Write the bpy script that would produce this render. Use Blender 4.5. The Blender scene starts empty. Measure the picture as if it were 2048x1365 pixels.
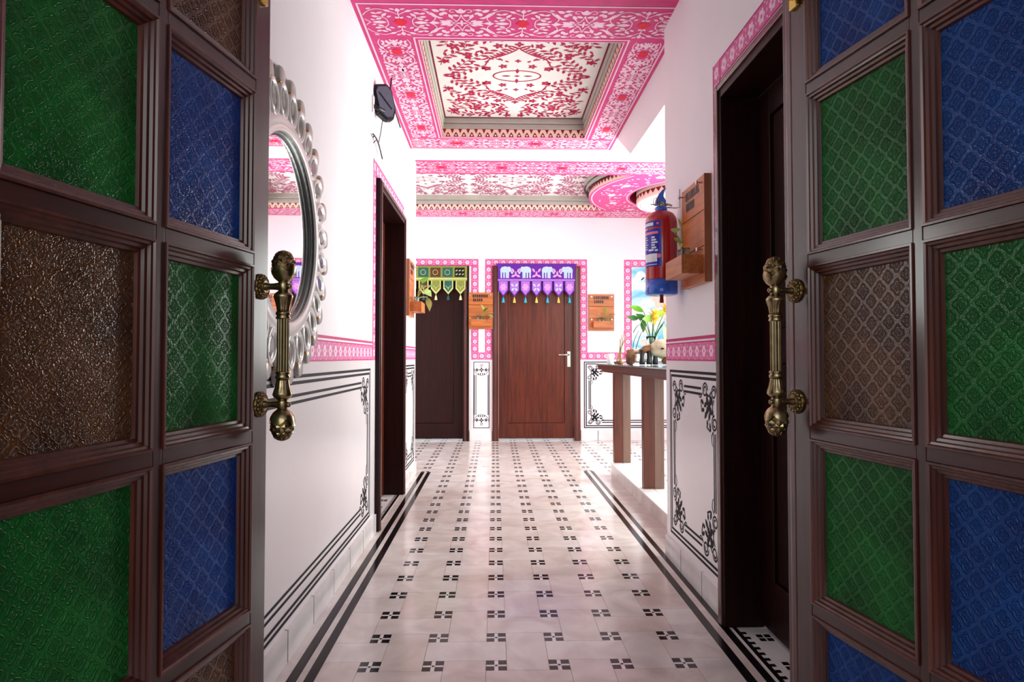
import bpy, bmesh, math, random
from mathutils import Vector, Matrix
random.seed(7)
PI = math.pi
S = bpy.context.scene
COL = S.collection

# ------------------------------------------------------------------ camera
F = 1263.0
cam = bpy.data.cameras.new('camera')
cam.sensor_width = 36.0
cam.lens = 36.0 * F / 2048
cam.clip_start = 0.02
camo = bpy.data.objects.new('camera', cam)
COL.objects.link(camo)
yaw, pitch = math.atan(34 / F), math.atan(33 / F)
fwd = Vector((math.sin(yaw) * math.cos(pitch), math.cos(yaw) * math.cos(pitch), math.sin(pitch)))
camo.location = (0, 0, 1.0)
camo.rotation_euler = fwd.to_track_quat('-Z', 'Y').to_euler()
S.camera = camo

# ------------------------------------------------------------------ world, lights, exposure
w = bpy.data.worlds.new('world')
S.world = w
w.use_nodes = True
bg = w.node_tree.nodes['Background']
bg.inputs[0].default_value = (0.90, 0.94, 1.0, 1)
bg.inputs[1].default_value = 0.5

def area(name, loc, target, sx, sy, power, col=(1, 1, 1)):
    l = bpy.data.lights.new(name, 'AREA')
    l.shape = 'RECTANGLE'
    l.size, l.size_y, l.energy, l.color = sx, sy, power, col
    o = bpy.data.objects.new(name, l)
    COL.objects.link(o)
    o.location = loc
    d = Vector(target) - Vector(loc)
    o.rotation_euler = d.to_track_quat('-Z', 'Y').to_euler()
    return o
# daylight through the bay window on the right, through the hall window on the left,
# and from the entrance porch behind the camera
area('bay_window_daylight', (2.72, 4.3, 1.5), (0, 4.1, 1.25), 1.9, 1.6, 66, (0.95, 1.0, 0.95))
area('hall_right_window_daylight', (2.72, 6.25, 1.5), (-0.6, 2.6, 1.0), 1.5, 1.5, 78, (0.96, 1.0, 0.96))  # added source, brightens the near part of the left wall
area('hall_window_daylight', (-2.52, 6.5, 1.5), (0, 6.5, 1.2), 1.6, 1.5, 30, (0.95, 1.0, 0.97))
area('porch_daylight', (-0.2, -1.9, 2.1), (-0.1, 3.0, 0.9), 2.2, 1.2, 13, (0.95, 1.0, 1.0))
S.view_settings.view_transform = 'Standard'
S.view_settings.look = 'None'
S.view_settings.gamma = 1.0
S.view_settings.use_curve_mapping = False
S.view_settings.exposure = 0.62

# ------------------------------------------------------------------ materials
def lin(c):
    return tuple(((x / 255) / 12.92 if x / 255 <= 0.04045 else ((x / 255 + 0.055) / 1.055) ** 2.4) for x in c) + (1,)

class NT:
    def __init__(s, name):
        s.m = bpy.data.materials.new(name); s.m.use_nodes = True
        s.t = s.m.node_tree; s.b = s.t.nodes['Principled BSDF']; s.out = s.t.nodes['Material Output']
    def n(s, typ, **kw):
        x = s.t.nodes.new(typ)
        for k, v in kw.items(): setattr(x, k, v)
        return x
    def l(s, a, b): s.t.links.new(a, b)
    def coord(s, which='Object', scale=(1, 1, 1), rot=(0, 0, 0)):
        tc = s.n('ShaderNodeTexCoord'); mp = s.n('ShaderNodeMapping')
        mp.inputs['Scale'].default_value = scale; mp.inputs['Rotation'].default_value = rot
        s.l(tc.outputs[which], mp.inputs[0]); return mp.outputs[0]
    def ramp(s, fac, stops):
        r = s.n('ShaderNodeValToRGB'); e = r.color_ramp.elements
        while len(e) < len(stops): e.new(0.5)
        for i, (p, c) in enumerate(stops): e[i].position = p; e[i].color = c
        s.l(fac, r.inputs[0]); return r.outputs[0]
    def math(s, op, a, b=None, c=None):
        m = s.n('ShaderNodeMath', operation=op)
        for i, v in enumerate((a, b, c)):
            if v is None: continue
            if isinstance(v, (int, float)): m.inputs[i].default_value = v
            else: s.l(v, m.inputs[i])
        return m.outputs[0]
    def bump(s, h, strength, dist):
        b = s.n('ShaderNodeBump'); b.inputs['Strength'].default_value = strength
        b.inputs['Distance'].default_value = dist
        s.l(h, b.inputs['Height']); s.l(b.outputs[0], s.b.inputs['Normal'])

def plain(name, col, rough=0.5, metal=0.0, noise=0.06, nscale=30, spec=0.5, bump=0.0, coat=0.0):
    k = NT(name)
    nz = k.n('ShaderNodeTexNoise'); nz.inputs['Scale'].default_value = nscale; nz.inputs['Detail'].default_value = 4
    k.l(k.coord(), nz.inputs['Vector'])
    c = lin(col)
    lo = tuple(max(0, v * (1 - noise)) for v in c[:3]) + (1,)
    hi = tuple(min(1, v * (1 + noise)) for v in c[:3]) + (1,)
    k.l(k.ramp(nz.outputs[0], [(0.3, lo), (0.7, hi)]), k.b.inputs['Base Color'])
    k.b.inputs['Roughness'].default_value = rough
    k.b.inputs['Metallic'].default_value = metal
    k.b.inputs['Specular IOR Level'].default_value = spec
    k.b.inputs['Coat Weight'].default_value = coat
    k.b.inputs['Coat Roughness'].default_value = 0.12
    if bump: k.bump(nz.outputs[0], bump, 0.002)
    return k.m

def wood(name, dark, light, rough=0.32, scale=1.0, coat=0.25, axis='Z', randtint=0.0, spec=0.5):
    k = NT(name)
    sc = {'Z': (38, 38, 2.2), 'X': (2.2, 38, 38), 'Y': (38, 2.2, 38)}[axis]
    v = k.coord(scale=tuple(a * scale for a in sc))
    nz = k.n('ShaderNodeTexNoise'); nz.inputs['Scale'].default_value = 1.0; nz.inputs['Detail'].default_value = 6
    nz.inputs['Roughness'].default_value = 0.65; nz.inputs['Distortion'].default_value = 0.6
    k.l(v, nz.inputs['Vector'])
    col = k.ramp(nz.outputs[0], [(0.28, lin(dark)), (0.72, lin(light))])
    if randtint:
        oi = k.n('ShaderNodeObjectInfo'); hs = k.n('ShaderNodeHueSaturation')
        k.l(col, hs.inputs['Color'])
        k.l(k.math('MULTIPLY_ADD', oi.outputs['Random'], randtint, 1 - randtint / 2), hs.inputs['Value'])
        col = hs.outputs[0]
    k.l(col, k.b.inputs['Base Color'])
    k.b.inputs['Roughness'].default_value = rough
    k.b.inputs['Coat Weight'].default_value = coat
    k.b.inputs['Coat Roughness'].default_value = 0.16
    k.b.inputs['Coat IOR'].default_value = 1.6
    k.b.inputs['Specular IOR Level'].default_value = spec
    k.bump(nz.outputs[0], 0.18, 0.0012)
    return k.m

def marble(name, a, b, rough, rnd=0.10):
    k = NT(name)
    v = k.coord('Object')
    oi = k.n('ShaderNodeObjectInfo')
    ad = k.n('ShaderNodeVectorMath', operation='ADD'); k.l(v, ad.inputs[0]); k.l(oi.outputs['Location'], ad.inputs[1])
    nz = k.n('ShaderNodeTexNoise'); nz.inputs['Scale'].default_value = 5; nz.inputs['Detail'].default_value = 7
    nz.inputs['Distortion'].default_value = 1.2
    k.l(ad.outputs[0], nz.inputs['Vector'])
    c = k.ramp(nz.outputs[0], [(0.3, lin(a)), (0.65, lin(b))])
    hs = k.n('ShaderNodeHueSaturation'); k.l(c, hs.inputs['Color'])
    k.l(k.math('MULTIPLY_ADD', oi.outputs['Random'], rnd, 1 - rnd / 2), hs.inputs['Value'])
    k.l(k.math('MULTIPLY_ADD', oi.outputs['Random'], -0.6, 1.1), hs.inputs['Saturation'])
    k.l(hs.outputs[0], k.b.inputs['Base Color'])
    k.b.inputs['Roughness'].default_value = rough
    k.b.inputs['Specular IOR Level'].default_value = 0.2 if 'black' in name else 0.5
    return k.m

def glass(name, deep, bright, trans=0.55, ior=1.5):
    """figured coloured glass: a diamond lattice with flowers pressed in it (relief only), dyed through"""
    k = NT(name)
    tc = k.n('ShaderNodeTexCoord'); sp = k.n('ShaderNodeSeparateXYZ'); k.l(tc.outputs['Object'], sp.inputs[0])
    P = 0.043
    a = k.math('DIVIDE', k.math('ADD', sp.outputs[0], sp.outputs[2]), P)
    b = k.math('DIVIDE', k.math('SUBTRACT', sp.outputs[0], sp.outputs[2]), P)
    fa = k.math('SUBTRACT', k.math('FRACT', a), 0.5); fb = k.math('SUBTRACT', k.math('FRACT', b), 0.5)
    typ = k.math('MODULO', k.math('ADD', k.math('ADD', k.math('FLOOR', a), k.math('FLOOR', b)), 400.0), 2.0)   # two motifs in turn
    r = k.math('SQRT', k.math('ADD', k.math('MULTIPLY', fa, fa), k.math('MULTIPLY', fb, fb)))
    th = k.math('ARCTAN2', fb, fa)
    c4 = k.math('COSINE', k.math('MULTIPLY', th, 4)); c8 = k.math('COSINE', k.math('MULTIPLY', th, 8))
    def ridge(rad, width):      # 1 on the line, 0 away
        d = k.math('DIVIDE', k.math('ABSOLUTE', k.math('SUBTRACT', r, rad)), width)
        return k.math('MAXIMUM', k.math('SUBTRACT', 1.0, k.math('MULTIPLY', d, d)), 0.0)
    quat = k.math('ADD', ridge(k.math('MULTIPLY_ADD', c4, -0.085, 0.40), 0.085), k.math('MULTIPLY', ridge(k.math('MULTIPLY_ADD', c4, -0.06, 0.14), 0.10), 0.8))
    dia = k.math('ADD', ridge(k.math('MULTIPLY_ADD', c4, -0.045, 0.33), 0.075), k.math('MULTIPLY', ridge(k.math('MULTIPLY_ADD', c8, 0.06, 0.14), 0.06), 0.9))
    h = k.math('ADD', k.math('MULTIPLY', quat, typ), k.math('MULTIPLY', dia, k.math('SUBTRACT', 1.0, typ)))
    nz = k.n('ShaderNodeTexNoise'); nz.inputs['Scale'].default_value = 260; k.l(tc.outputs['Object'], nz.inputs['Vector'])
    h = k.math('ADD', h, k.math('MULTIPLY', nz.outputs[0], 0.45))
    k.bump(h, 0.85, 0.0032)
    n2 = k.n('ShaderNodeTexNoise'); n2.inputs['Scale'].default_value = 7; k.l(tc.outputs['Object'], n2.inputs['Vector'])
    col = k.ramp(n2.outputs[0], [(0.3, lin(deep)), (0.75, lin(bright))])
    k.l(col, k.b.inputs['Base Color'])
    k.b.inputs['Roughness'].default_value = 0.14
    k.b.inputs['IOR'].default_value = ior
    tr = k.n('ShaderNodeBsdfTranslucent'); k.l(col, tr.inputs[0])
    mx = k.n('ShaderNodeMixShader'); mx.inputs[0].default_value = trans
    k.l(k.b.outputs[0], mx.inputs[1]); k.l(tr.outputs[0], mx.inputs[2]); k.l(mx.outputs[0], k.out.inputs[0])
    return k.m

def clear_glass(name, tint=(235, 245, 240)):
    k = NT(name)
    k.b.inputs['Base Color'].default_value = lin(tint)
    k.b.inputs['Transmission Weight'].default_value = 1.0
    k.b.inputs['Roughness'].default_value = 0.03
    k.b.inputs['IOR'].default_value = 1.3
    return k.m

M = {}
M['wall'] = plain('wall_paint', (238, 233, 237), 0.55, noise=0.015, nscale=3, spec=0.3)
M['gloss_wall'] = plain('dado_enamel_paint', (238, 234, 237), 0.16, noise=0.015, nscale=3, spec=0.5)
M['cream'] = plain('cream_paint', (240, 230, 222), 0.6, noise=0.02, nscale=3, spec=0.3)  # cream tint puts warm bounce light into the ceiling colour
M['pink'] = plain('magenta_paint', (212, 62, 128), 0.55, noise=0.10, nscale=14, spec=0.3)
M['pinklight'] = plain('pale_pink_paint', (244, 205, 222), 0.55, noise=0.05, nscale=20, spec=0.3)
M['pinkdark'] = plain('deep_pink_line_paint', (190, 30, 105), 0.55, noise=0.08, nscale=20, spec=0.3)
M['red'] = plain('rosette_red_paint', (226, 26, 58), 0.55, noise=0.1, nscale=20, spec=0.3)
M['panelwhite'] = plain('coffer_white_paint', (236, 230, 226), 0.6, noise=0.02, nscale=4, spec=0.3)
M['crimson'] = plain('crimson_paint', (176, 26, 72), 0.6, noise=0.15, nscale=40, spec=0.3)
M['mauve'] = plain('mauve_paint', (176, 84, 124), 0.6, noise=0.15, nscale=30, spec=0.3)
M['maroon'] = plain('maroon_paint', (126, 20, 44), 0.6, noise=0.1, nscale=30, spec=0.3)
M['peach'] = plain('peach_paint', (246, 206, 192), 0.6, noise=0.04, nscale=30, spec=0.3)
M['cove'] = plain('grey_cove_paint', (176, 168, 160), 0.6, noise=0.05, nscale=8, spec=0.3)
M['black'] = plain('black_line_paint', (20, 20, 28), 0.6, noise=0.15, nscale=60, spec=0.15)
M['marble'] = marble('pale_pink_marble', (204, 190, 184), (230, 222, 216), 0.15)
M['marblew'] = marble('white_marble', (226, 222, 222), (240, 238, 238), 0.16, 0.04)
M['blackmarble'] = marble('black_marble', (16, 13, 15), (34, 28, 30), 0.14, 0.2)
M['joint'] = plain('dark_joint_filler', (92, 88, 90), 0.7)
M['grout'] = plain('grout', (176, 158, 152), 0.7)
M['door'] = wood('dark_mahogany', (34, 10, 9), (74, 28, 22), 0.30, coat=0.35)
M['doorx'] = wood('dark_mahogany_across', (34, 10, 9), (74, 28, 22), 0.30, axis='X', coat=0.35)
M['bead'] = wood('mahogany_bead', (46, 16, 12), (100, 46, 34), 0.28, coat=0.35)
M['darkdoor'] = wood('deep_brown_door', (20, 5, 4), (46, 11, 9), 0.42, coat=0.0, spec=0.2)  # in the side doorways this brown also holds the recess shade
M['reddoor'] = wood('red_brown_door', (54, 16, 7), (108, 42, 20), 0.30, coat=0.08, spec=0.35)
M['teak'] = wood('teak', (150, 74, 26), (206, 122, 58), 0.42, axis='X', coat=0.05, randtint=0.15)
M['teakd'] = wood('teak_edge', (110, 56, 28), (160, 92, 52), 0.45, axis='Z', coat=0.05)
M['table'] = wood('table_red_wood', (62, 22, 8), (104, 44, 17), 0.32, coat=0.1, spec=0.35)
M['tableg'] = wood('table_grey_brown_wood', (90, 62, 50), (118, 86, 70), 0.3, coat=0.1)  # greyer copy of the table wood, stands in for gloss on the legs
M['brass'] = plain('antique_brass', (158, 140, 104), 0.26, 1.0, noise=0.2, nscale=60)
M['brassdark'] = plain('tarnished_brass', (112, 92, 56), 0.38, 1.0, noise=0.4, nscale=160, bump=0.6)
M['polbrass'] = plain('polished_brass', (214, 178, 96), 0.2, 1.0)
M['steel'] = plain('satin_steel', (205, 200, 190), 0.28, 1.0)
M['mirrorframe'] = plain('mirror_frame_lacquer', (226, 223, 220), 0.25, noise=0.04, nscale=12, coat=0.5)
M['mirrorlobe'] = plain('mirror_lobe_lacquer', (168, 164, 158), 0.3, noise=0.08, nscale=14, coat=0.4)
M['gold'] = plain('gold_paint', (196, 148, 92), 0.35, 0.6)
M['petalglass'] = plain('small_oval_mirror_glass', (100, 112, 104), 0.10, 0.4, noise=0.05)
mm = NT('mirror_silver'); mm.b.inputs['Metallic'].default_value = 1; mm.b.inputs['Roughness'].default_value = 0.015
mm.b.inputs['Base Color'].default_value = lin((246, 246, 246)); M['silver'] = mm.m
M['rimgrey'] = plain('mirror_rim_grey', (104, 108, 106), 0.25, 0.3)  # grey stands in for what the frame's inner wall reflects
M['green'] = glass('green_figured_glass', (10, 112, 36), (38, 174, 70), 0.58, 1.6)
M['blue'] = glass('blue_figured_glass', (6, 66, 160), (20, 118, 212), 0.58, 1.6)
M['amber'] = glass('amber_figured_glass', (66, 32, 12), (134, 84, 42), 0.3, 1.75)
M['extred'] = plain('extinguisher_red', (178, 16, 26), 0.22, coat=0.6, noise=0.03)
M['extblue'] = plain('extinguisher_blue', (26, 92, 205), 0.25, coat=0.5, noise=0.03)
M['labelblue'] = plain('label_blue', (40, 30, 168), 0.35, noise=0.05)
M['labelwhite'] = plain('label_white', (232, 232, 240), 0.4, noise=0.04)
M['labelpink'] = plain('label_pink', (238, 130, 165), 0.4, noise=0.04)
M['plastic'] = plain('black_plastic', (26, 26, 32), 0.35, noise=0.1)
M['greyplastic'] = plain('grey_plastic', (92, 94, 112), 0.35, noise=0.1)
M['wire'] = plain('cable', (60, 58, 60), 0.5)
M['whiteplastic'] = plain('white_plastic', (240, 240, 240), 0.35, noise=0.02)
M['glass'] = clear_glass('clear_glass')
M['tableglass'] = plain('green_glass_sheet', (128, 168, 164), 0.06, noise=0.03, coat=0.8)
M['water'] = clear_glass('vial_glass', (220, 232, 228))
M['leafA'] = plain('bright_leaf', (118, 186, 48), 0.4, noise=0.25, nscale=25)
M['leafB'] = plain('pale_leaf', (176, 200, 120), 0.45, noise=0.25, nscale=25)
M['leafD'] = plain('dark_leaf', (52, 110, 40), 0.4, noise=0.3, nscale=25)
M['stem'] = plain('stem', (150, 150, 70), 0.5)
M['flower'] = plain('yellow_flower', (238, 200, 70), 0.55, noise=0.25, nscale=60)
M['purple'] = plain('purple_cloth', (92, 40, 150), 0.8, noise=0.15, nscale=120, spec=0.2)
M['purplel'] = plain('lilac_cloth', (166, 110, 200), 0.8, noise=0.15, nscale=120, spec=0.2)
M['eleph'] = plain('pale_blue_applique', (178, 200, 226), 0.8, noise=0.08, nscale=120, spec=0.2)
M['clothpink'] = plain('pink_applique', (236, 150, 206), 0.8, noise=0.12, nscale=120, spec=0.2)
M['teal'] = plain('teal_tassel', (30, 178, 205), 0.85, noise=0.2, nscale=200)
M['yellow'] = plain('yellow_tassel', (226, 200, 90), 0.85, noise=0.2, nscale=200)
M['cream_t'] = plain('cream_tassel', (240, 214, 160), 0.85, noise=0.2, nscale=200)
M['olive'] = plain('olive_cloth', (128, 136, 62), 0.85, noise=0.2, nscale=120, spec=0.2)
M['olivel'] = plain('pale_olive_trim', (186, 192, 120), 0.85, noise=0.15, nscale=120, spec=0.2)
M['patchteal'] = plain('teal_patch', (44, 92, 84), 0.85, noise=0.25, nscale=160, spec=0.2)
M['patchbrown'] = plain('brown_patch', (88, 56, 40), 0.85, noise=0.3, nscale=160, spec=0.2)
M['patchblack'] = plain('black_patch', (30, 30, 30), 0.85, noise=0.3, nscale=160, spec=0.2)
M['drift'] = plain('driftwood', (196, 176, 150), 0.7, noise=0.3, nscale=22, bump=0.8)
M['driftd'] = plain('brown_driftwood', (128, 84, 54), 0.7, noise=0.4, nscale=22, bump=0.8)
M['twig'] = plain('dry_twig', (158, 118, 66), 0.7, noise=0.3, nscale=50)
M['ink'] = plain('lettering_black', (22, 18, 18), 0.5)

def mural_mat():
    k = NT('mural_watercolour')
    v = k.coord('Object', scale=(1.2, 1.2, 2.2))
    nz = k.n('ShaderNodeTexNoise'); nz.inputs['Scale'].default_value = 1.7; nz.inputs['Detail'].default_value = 3
    nz.inputs['Distortion'].default_value = 0.8
    k.l(v, nz.inputs['Vector'])
    k.l(k.ramp(nz.outputs[0], [(0.36, lin((96, 190, 226))), (0.47, lin((188, 226, 242))), (0.56, lin((240, 244, 246)))]), k.b.inputs['Base Color'])
    k.b.inputs['Roughness'].default_value = 0.5
    return k.m
M['mural'] = mural_mat()

# ------------------------------------------------------------------ object helpers
def link(name, bm_or_me, mat=None, parent=None, loc=None, smooth=False):
    if isinstance(bm_or_me, bmesh.types.BMesh):
        me = bpy.data.meshes.new(name); bm_or_me.to_mesh(me); bm_or_me.free()
        if mat: me.materials.append(M[mat])
        if smooth:
            for p in me.polygons: p.use_smooth = True
    else: me = bm_or_me
    o = bpy.data.objects.new(name, me); COL.objects.link(o)
    if parent is not None: o.parent = parent
    if loc is not None: o.location = loc
    return o
def tag(o, label, cat, group=None, kind=None):
    o['label'] = label; o['category'] = cat
    if group: o['group'] = group
    if kind: o['kind'] = kind
    return o
def empty(name, loc=(0, 0, 0), rz=0.0):
    o = bpy.data.objects.new(name, None); COL.objects.link(o); o.empty_display_size = 0.05
    o.location = loc; o.rotation_euler = (0, 0, rz); return o
def copy_tree(o, parent=None):
    c = o.copy(); COL.objects.link(c); c.parent = parent
    for ch in o.children: copy_tree(ch, c)
    return c
def bx(bm, x0, x1, y0, y1, z0, z1, bev=0.0):
    vs = [bm.verts.new((x, y, z)) for x in (x0, x1) for y in (y0, y1) for z in (z0, z1)]
    fs = [bm.faces.new([vs[i] for i in q]) for q in ((0, 1, 3, 2), (4, 6, 7, 5), (0, 4, 5, 1), (2, 3, 7, 6), (0, 2, 6, 4), (1, 5, 7, 3))]
    if bev:
        es = {e for f in fs for e in f.edges}
        bmesh.ops.bevel(bm, geom=list(es), offset=bev, segments=2, affect='EDGES', profile=0.6)
    return bm
def box(name, mat, parent, x0, x1, y0, y1, z0, z1, bev=0.0, **k):
    """a box whose origin is its own centre of base"""
    cx, cy = (x0 + x1) / 2, (y0 + y1) / 2
    return link(name, bx(bmesh.new(), x0 - cx, x1 - cx, y0 - cy, y1 - cy, 0, z1 - z0, bev), mat, parent, (cx, cy, z0), **k)
def lathe(prof, n=20, flute=0, famp=0.0, frange=None, cap=True):
    bm = bmesh.new(); rings = []
    for (r, z) in prof:
        ring = []
        for i in range(n):
            a = 2 * PI * i / n
            rr = r
            if flute and (frange is None or frange[0] <= z <= frange[1]):
                rr = r * (1 - famp * abs(math.sin(a * flute / 2)) ** 3)
            ring.append(bm.verts.new((rr * math.cos(a), rr * math.sin(a), z)))
        rings.append(ring)
    for a, b in zip(rings, rings[1:]):
        for i in range(n): bm.faces.new((a[i], a[(i + 1) % n], b[(i + 1) % n], b[i]))
    if cap:
        bm.faces.new(rings[0][::-1]); bm.faces.new(rings[-1])
    bmesh.ops.recalc_face_normals(bm, faces=bm.faces)
    return bm
def tube(pts, r, n=8, taper=None):
    bm = bmesh.new(); rings = []; pts = [Vector(p) for p in pts]
    up = Vector((0.13, 0.31, 1)).normalized()
    for i, p in enumerate(pts):
        t = (pts[min(i + 1, len(pts) - 1)] - pts[max(i - 1, 0)]).normalized()
        a = t.cross(up)
        if a.length < 1e-3: a = t.cross(Vector((1, 0, 0)))
        a.normalize(); b = t.cross(a)
        rr = r if taper is None else r * (1 + (taper - 1) * i / (len(pts) - 1))
        rings.append([bm.verts.new(p + (a * math.cos(2 * PI * k / n) + b * math.sin(2 * PI * k / n)) * rr) for k in range(n)])
    for a, b in zip(rings, rings[1:]):
        for i in range(n): bm.faces.new((a[i], a[(i + 1) % n], b[(i + 1) % n], b[i]))
    bm.faces.new(rings[0][::-1]); bm.faces.new(rings[-1])
    bmesh.ops.recalc_face_normals(bm, faces=bm.faces)
    return bm
def bez(p0, p1, p2, p3, n=12):
    p0, p1, p2, p3 = map(Vector, (p0, p1, p2, p3)); out = []
    for i in range(n + 1):
        t = i / n; s = 1 - t
        out.append(p0 * s ** 3 + p1 * 3 * s * s * t + p2 * 3 * s * t * t + p3 * t ** 3)
    return out
def xf(bm, m):
    bmesh.ops.transform(bm, matrix=m, verts=bm.verts); return bm
def merge(a, b):
    me = bpy.data.meshes.new('tmp'); b.to_mesh(me); b.free(); a.from_mesh(me); bpy.data.meshes.remove(me); return a

# ------------------------------------------------------------------ painted ornament (flat brush-work)
class Art:
    def __init__(s): s.v = []; s.f = []
    def poly(s, pts):
        b = len(s.v); s.v += [(float(x), float(y)) for x, y in pts]; s.f.append(tuple(range(b, b + len(pts)))); return s
    def stroke(s, pts, w, taper=1.0):
        n = len(pts); b = len(s.v)
        for i, (x, y) in enumerate(pts):
            x0, y0 = pts[max(i - 1, 0)]; x1, y1 = pts[min(i + 1, n - 1)]
            dx, dy = x1 - x0, y1 - y0; L = math.hypot(dx, dy) or 1
            hw = w / 2 * (1 + (taper - 1) * i / max(1, n - 1))
            s.v += [(x - dy / L * hw, y + dx / L * hw), (x + dy / L * hw, y - dx / L * hw)]
        for i in range(n - 1): s.f.append((b + 2 * i, b + 2 * i + 1, b + 2 * i + 3, b + 2 * i + 2))
        return s
    def curve(s, pts, w, taper=1.0, n=8):
        out = []; m = len(pts)
        for i in range(m - 1):
            p0, p1, p2, p3 = pts[max(i - 1, 0)], pts[i], pts[i + 1], pts[min(i + 2, m - 1)]
            for k in range(n if i < m - 2 else n + 1):
                t = k / n
                out.append(tuple(0.5 * (2 * p1[j] + (p2[j] - p0[j]) * t + (2 * p0[j] - 5 * p1[j] + 4 * p2[j] - p3[j]) * t * t + (3 * p1[j] - p0[j] - 3 * p2[j] + p3[j]) * t ** 3) for j in (0, 1)))
        s.stroke(out, w, taper); return out
    def leaf(s, x, y, a, L, W):
        ca, sa = math.cos(a), math.sin(a); pts = []
        prof = [(0, 0), (0.22, 0.36), (0.5, 0.5), (0.78, 0.3), (1, 0), (0.78, -0.3), (0.5, -0.5), (0.22, -0.36)]
        for (t, k) in prof:
            u, v = (t - 0.5) * L, k * W
            pts.append((x + u * ca - v * sa, y + u * sa + v * ca))
        return s.poly(pts)
    def disc(s, x, y, r, n=10): return s.poly([(x + r * math.cos(2 * PI * i / n), y + r * math.sin(2 * PI * i / n)) for i in range(n)])
    def arc(s, x, y, rx, ry, a0, a1, w, n=14, taper=1.0):
        return s.stroke([(x + rx * math.cos(a0 + (a1 - a0) * i / n), y + ry * math.sin(a0 + (a1 - a0) * i / n)) for i in range(n + 1)], w, taper)
    def spiral(s, x, y, r0, r1, a0, turns, w, n=18):
        return s.stroke([(x + (r0 + (r1 - r0) * i / n) * math.cos(a0 + turns * 2 * PI * i / n), y + (r0 + (r1 - r0) * i / n) * math.sin(a0 + turns * 2 * PI * i / n)) for i in range(n + 1)], w)
    def rect(s, x0, y0, x1, y1): return s.poly([(x0, y0), (x1, y0), (x1, y1), (x0, y1)])
    def frame(s, x0, y0, x1, y1, w):
        s.rect(x0, y0, x1, y0 + w); s.rect(x0, y1 - w, x1, y1); s.rect(x0, y0 + w, x0 + w, y1 - w); s.rect(x1 - w, y0 + w, x1, y1 - w); return s
    def flower(s, x, y, r, n=6, wd=0.75, a0=0.0):
        for i in range(n): s.leaf(x + 0.55 * r * math.cos(a0 + 2 * PI * i / n), y + 0.55 * r * math.sin(a0 + 2 * PI * i / n), a0 + 2 * PI * i / n, r * 0.95, r * wd)
        return s
    def add(s, o, m=(1, 0, 0, 1), t=(0, 0)):
        b = len(s.v)
        s.v += [(m[0] * x + m[1] * y + t[0], m[2] * x + m[3] * y + t[1]) for x, y in o.v]
        s.f += [tuple(b + i for i in f) for f in o.f]; return s
    def clip_ok(s, x0, y0, x1, y1):
        """drop the shapes that leave the rectangle"""
        r = Art()
        for f in s.f:
            p = [s.v[i] for i in f]
            if all(x0 <= x <= x1 and y0 <= y <= y1 for x, y in p): r.poly(p)
        return r
    def build(s, name, mat, parent, O, U, V, off=0.0008, N=None):
        O, U, V = Vector(O), Vector(U), Vector(V)
        N = Vector(N) if N else U.cross(V).normalized()
        me = bpy.data.meshes.new(name)
        seen = set(); vv = []; ff = []
        for k, f in enumerate(s.f):
            p = [s.v[i] for i in f]; n = len(p)
            c = (round(sum(q[0] for q in p) / n, 4), round(sum(q[1] for q in p) / n, 4), n, round(max(q[0] for q in p) - min(q[0] for q in p), 4))
            if c in seen: continue
            seen.add(c); b = len(vv); o_ = off + (k % 11) * .00003
            vv += [tuple(O + U * x + V * y + N * o_) for x, y in p]; ff.append(tuple(range(b, b + n)))
        me.from_pydata(vv, [], ff)
        me.materials.append(M[mat]); o = bpy.data.objects.new(name, me); COL.objects.link(o)
        if parent is not None:
            o.parent = parent; o.matrix_parent_inverse = Matrix.Translation(parent.location).inverted() if parent.type == 'MESH' or parent.type == 'EMPTY' else Matrix()
        return o
SYM = ((1, 0, 0, 1), (-1, 0, 0, 1), (1, 0, 0, -1), (-1, 0, 0, -1))

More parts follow.
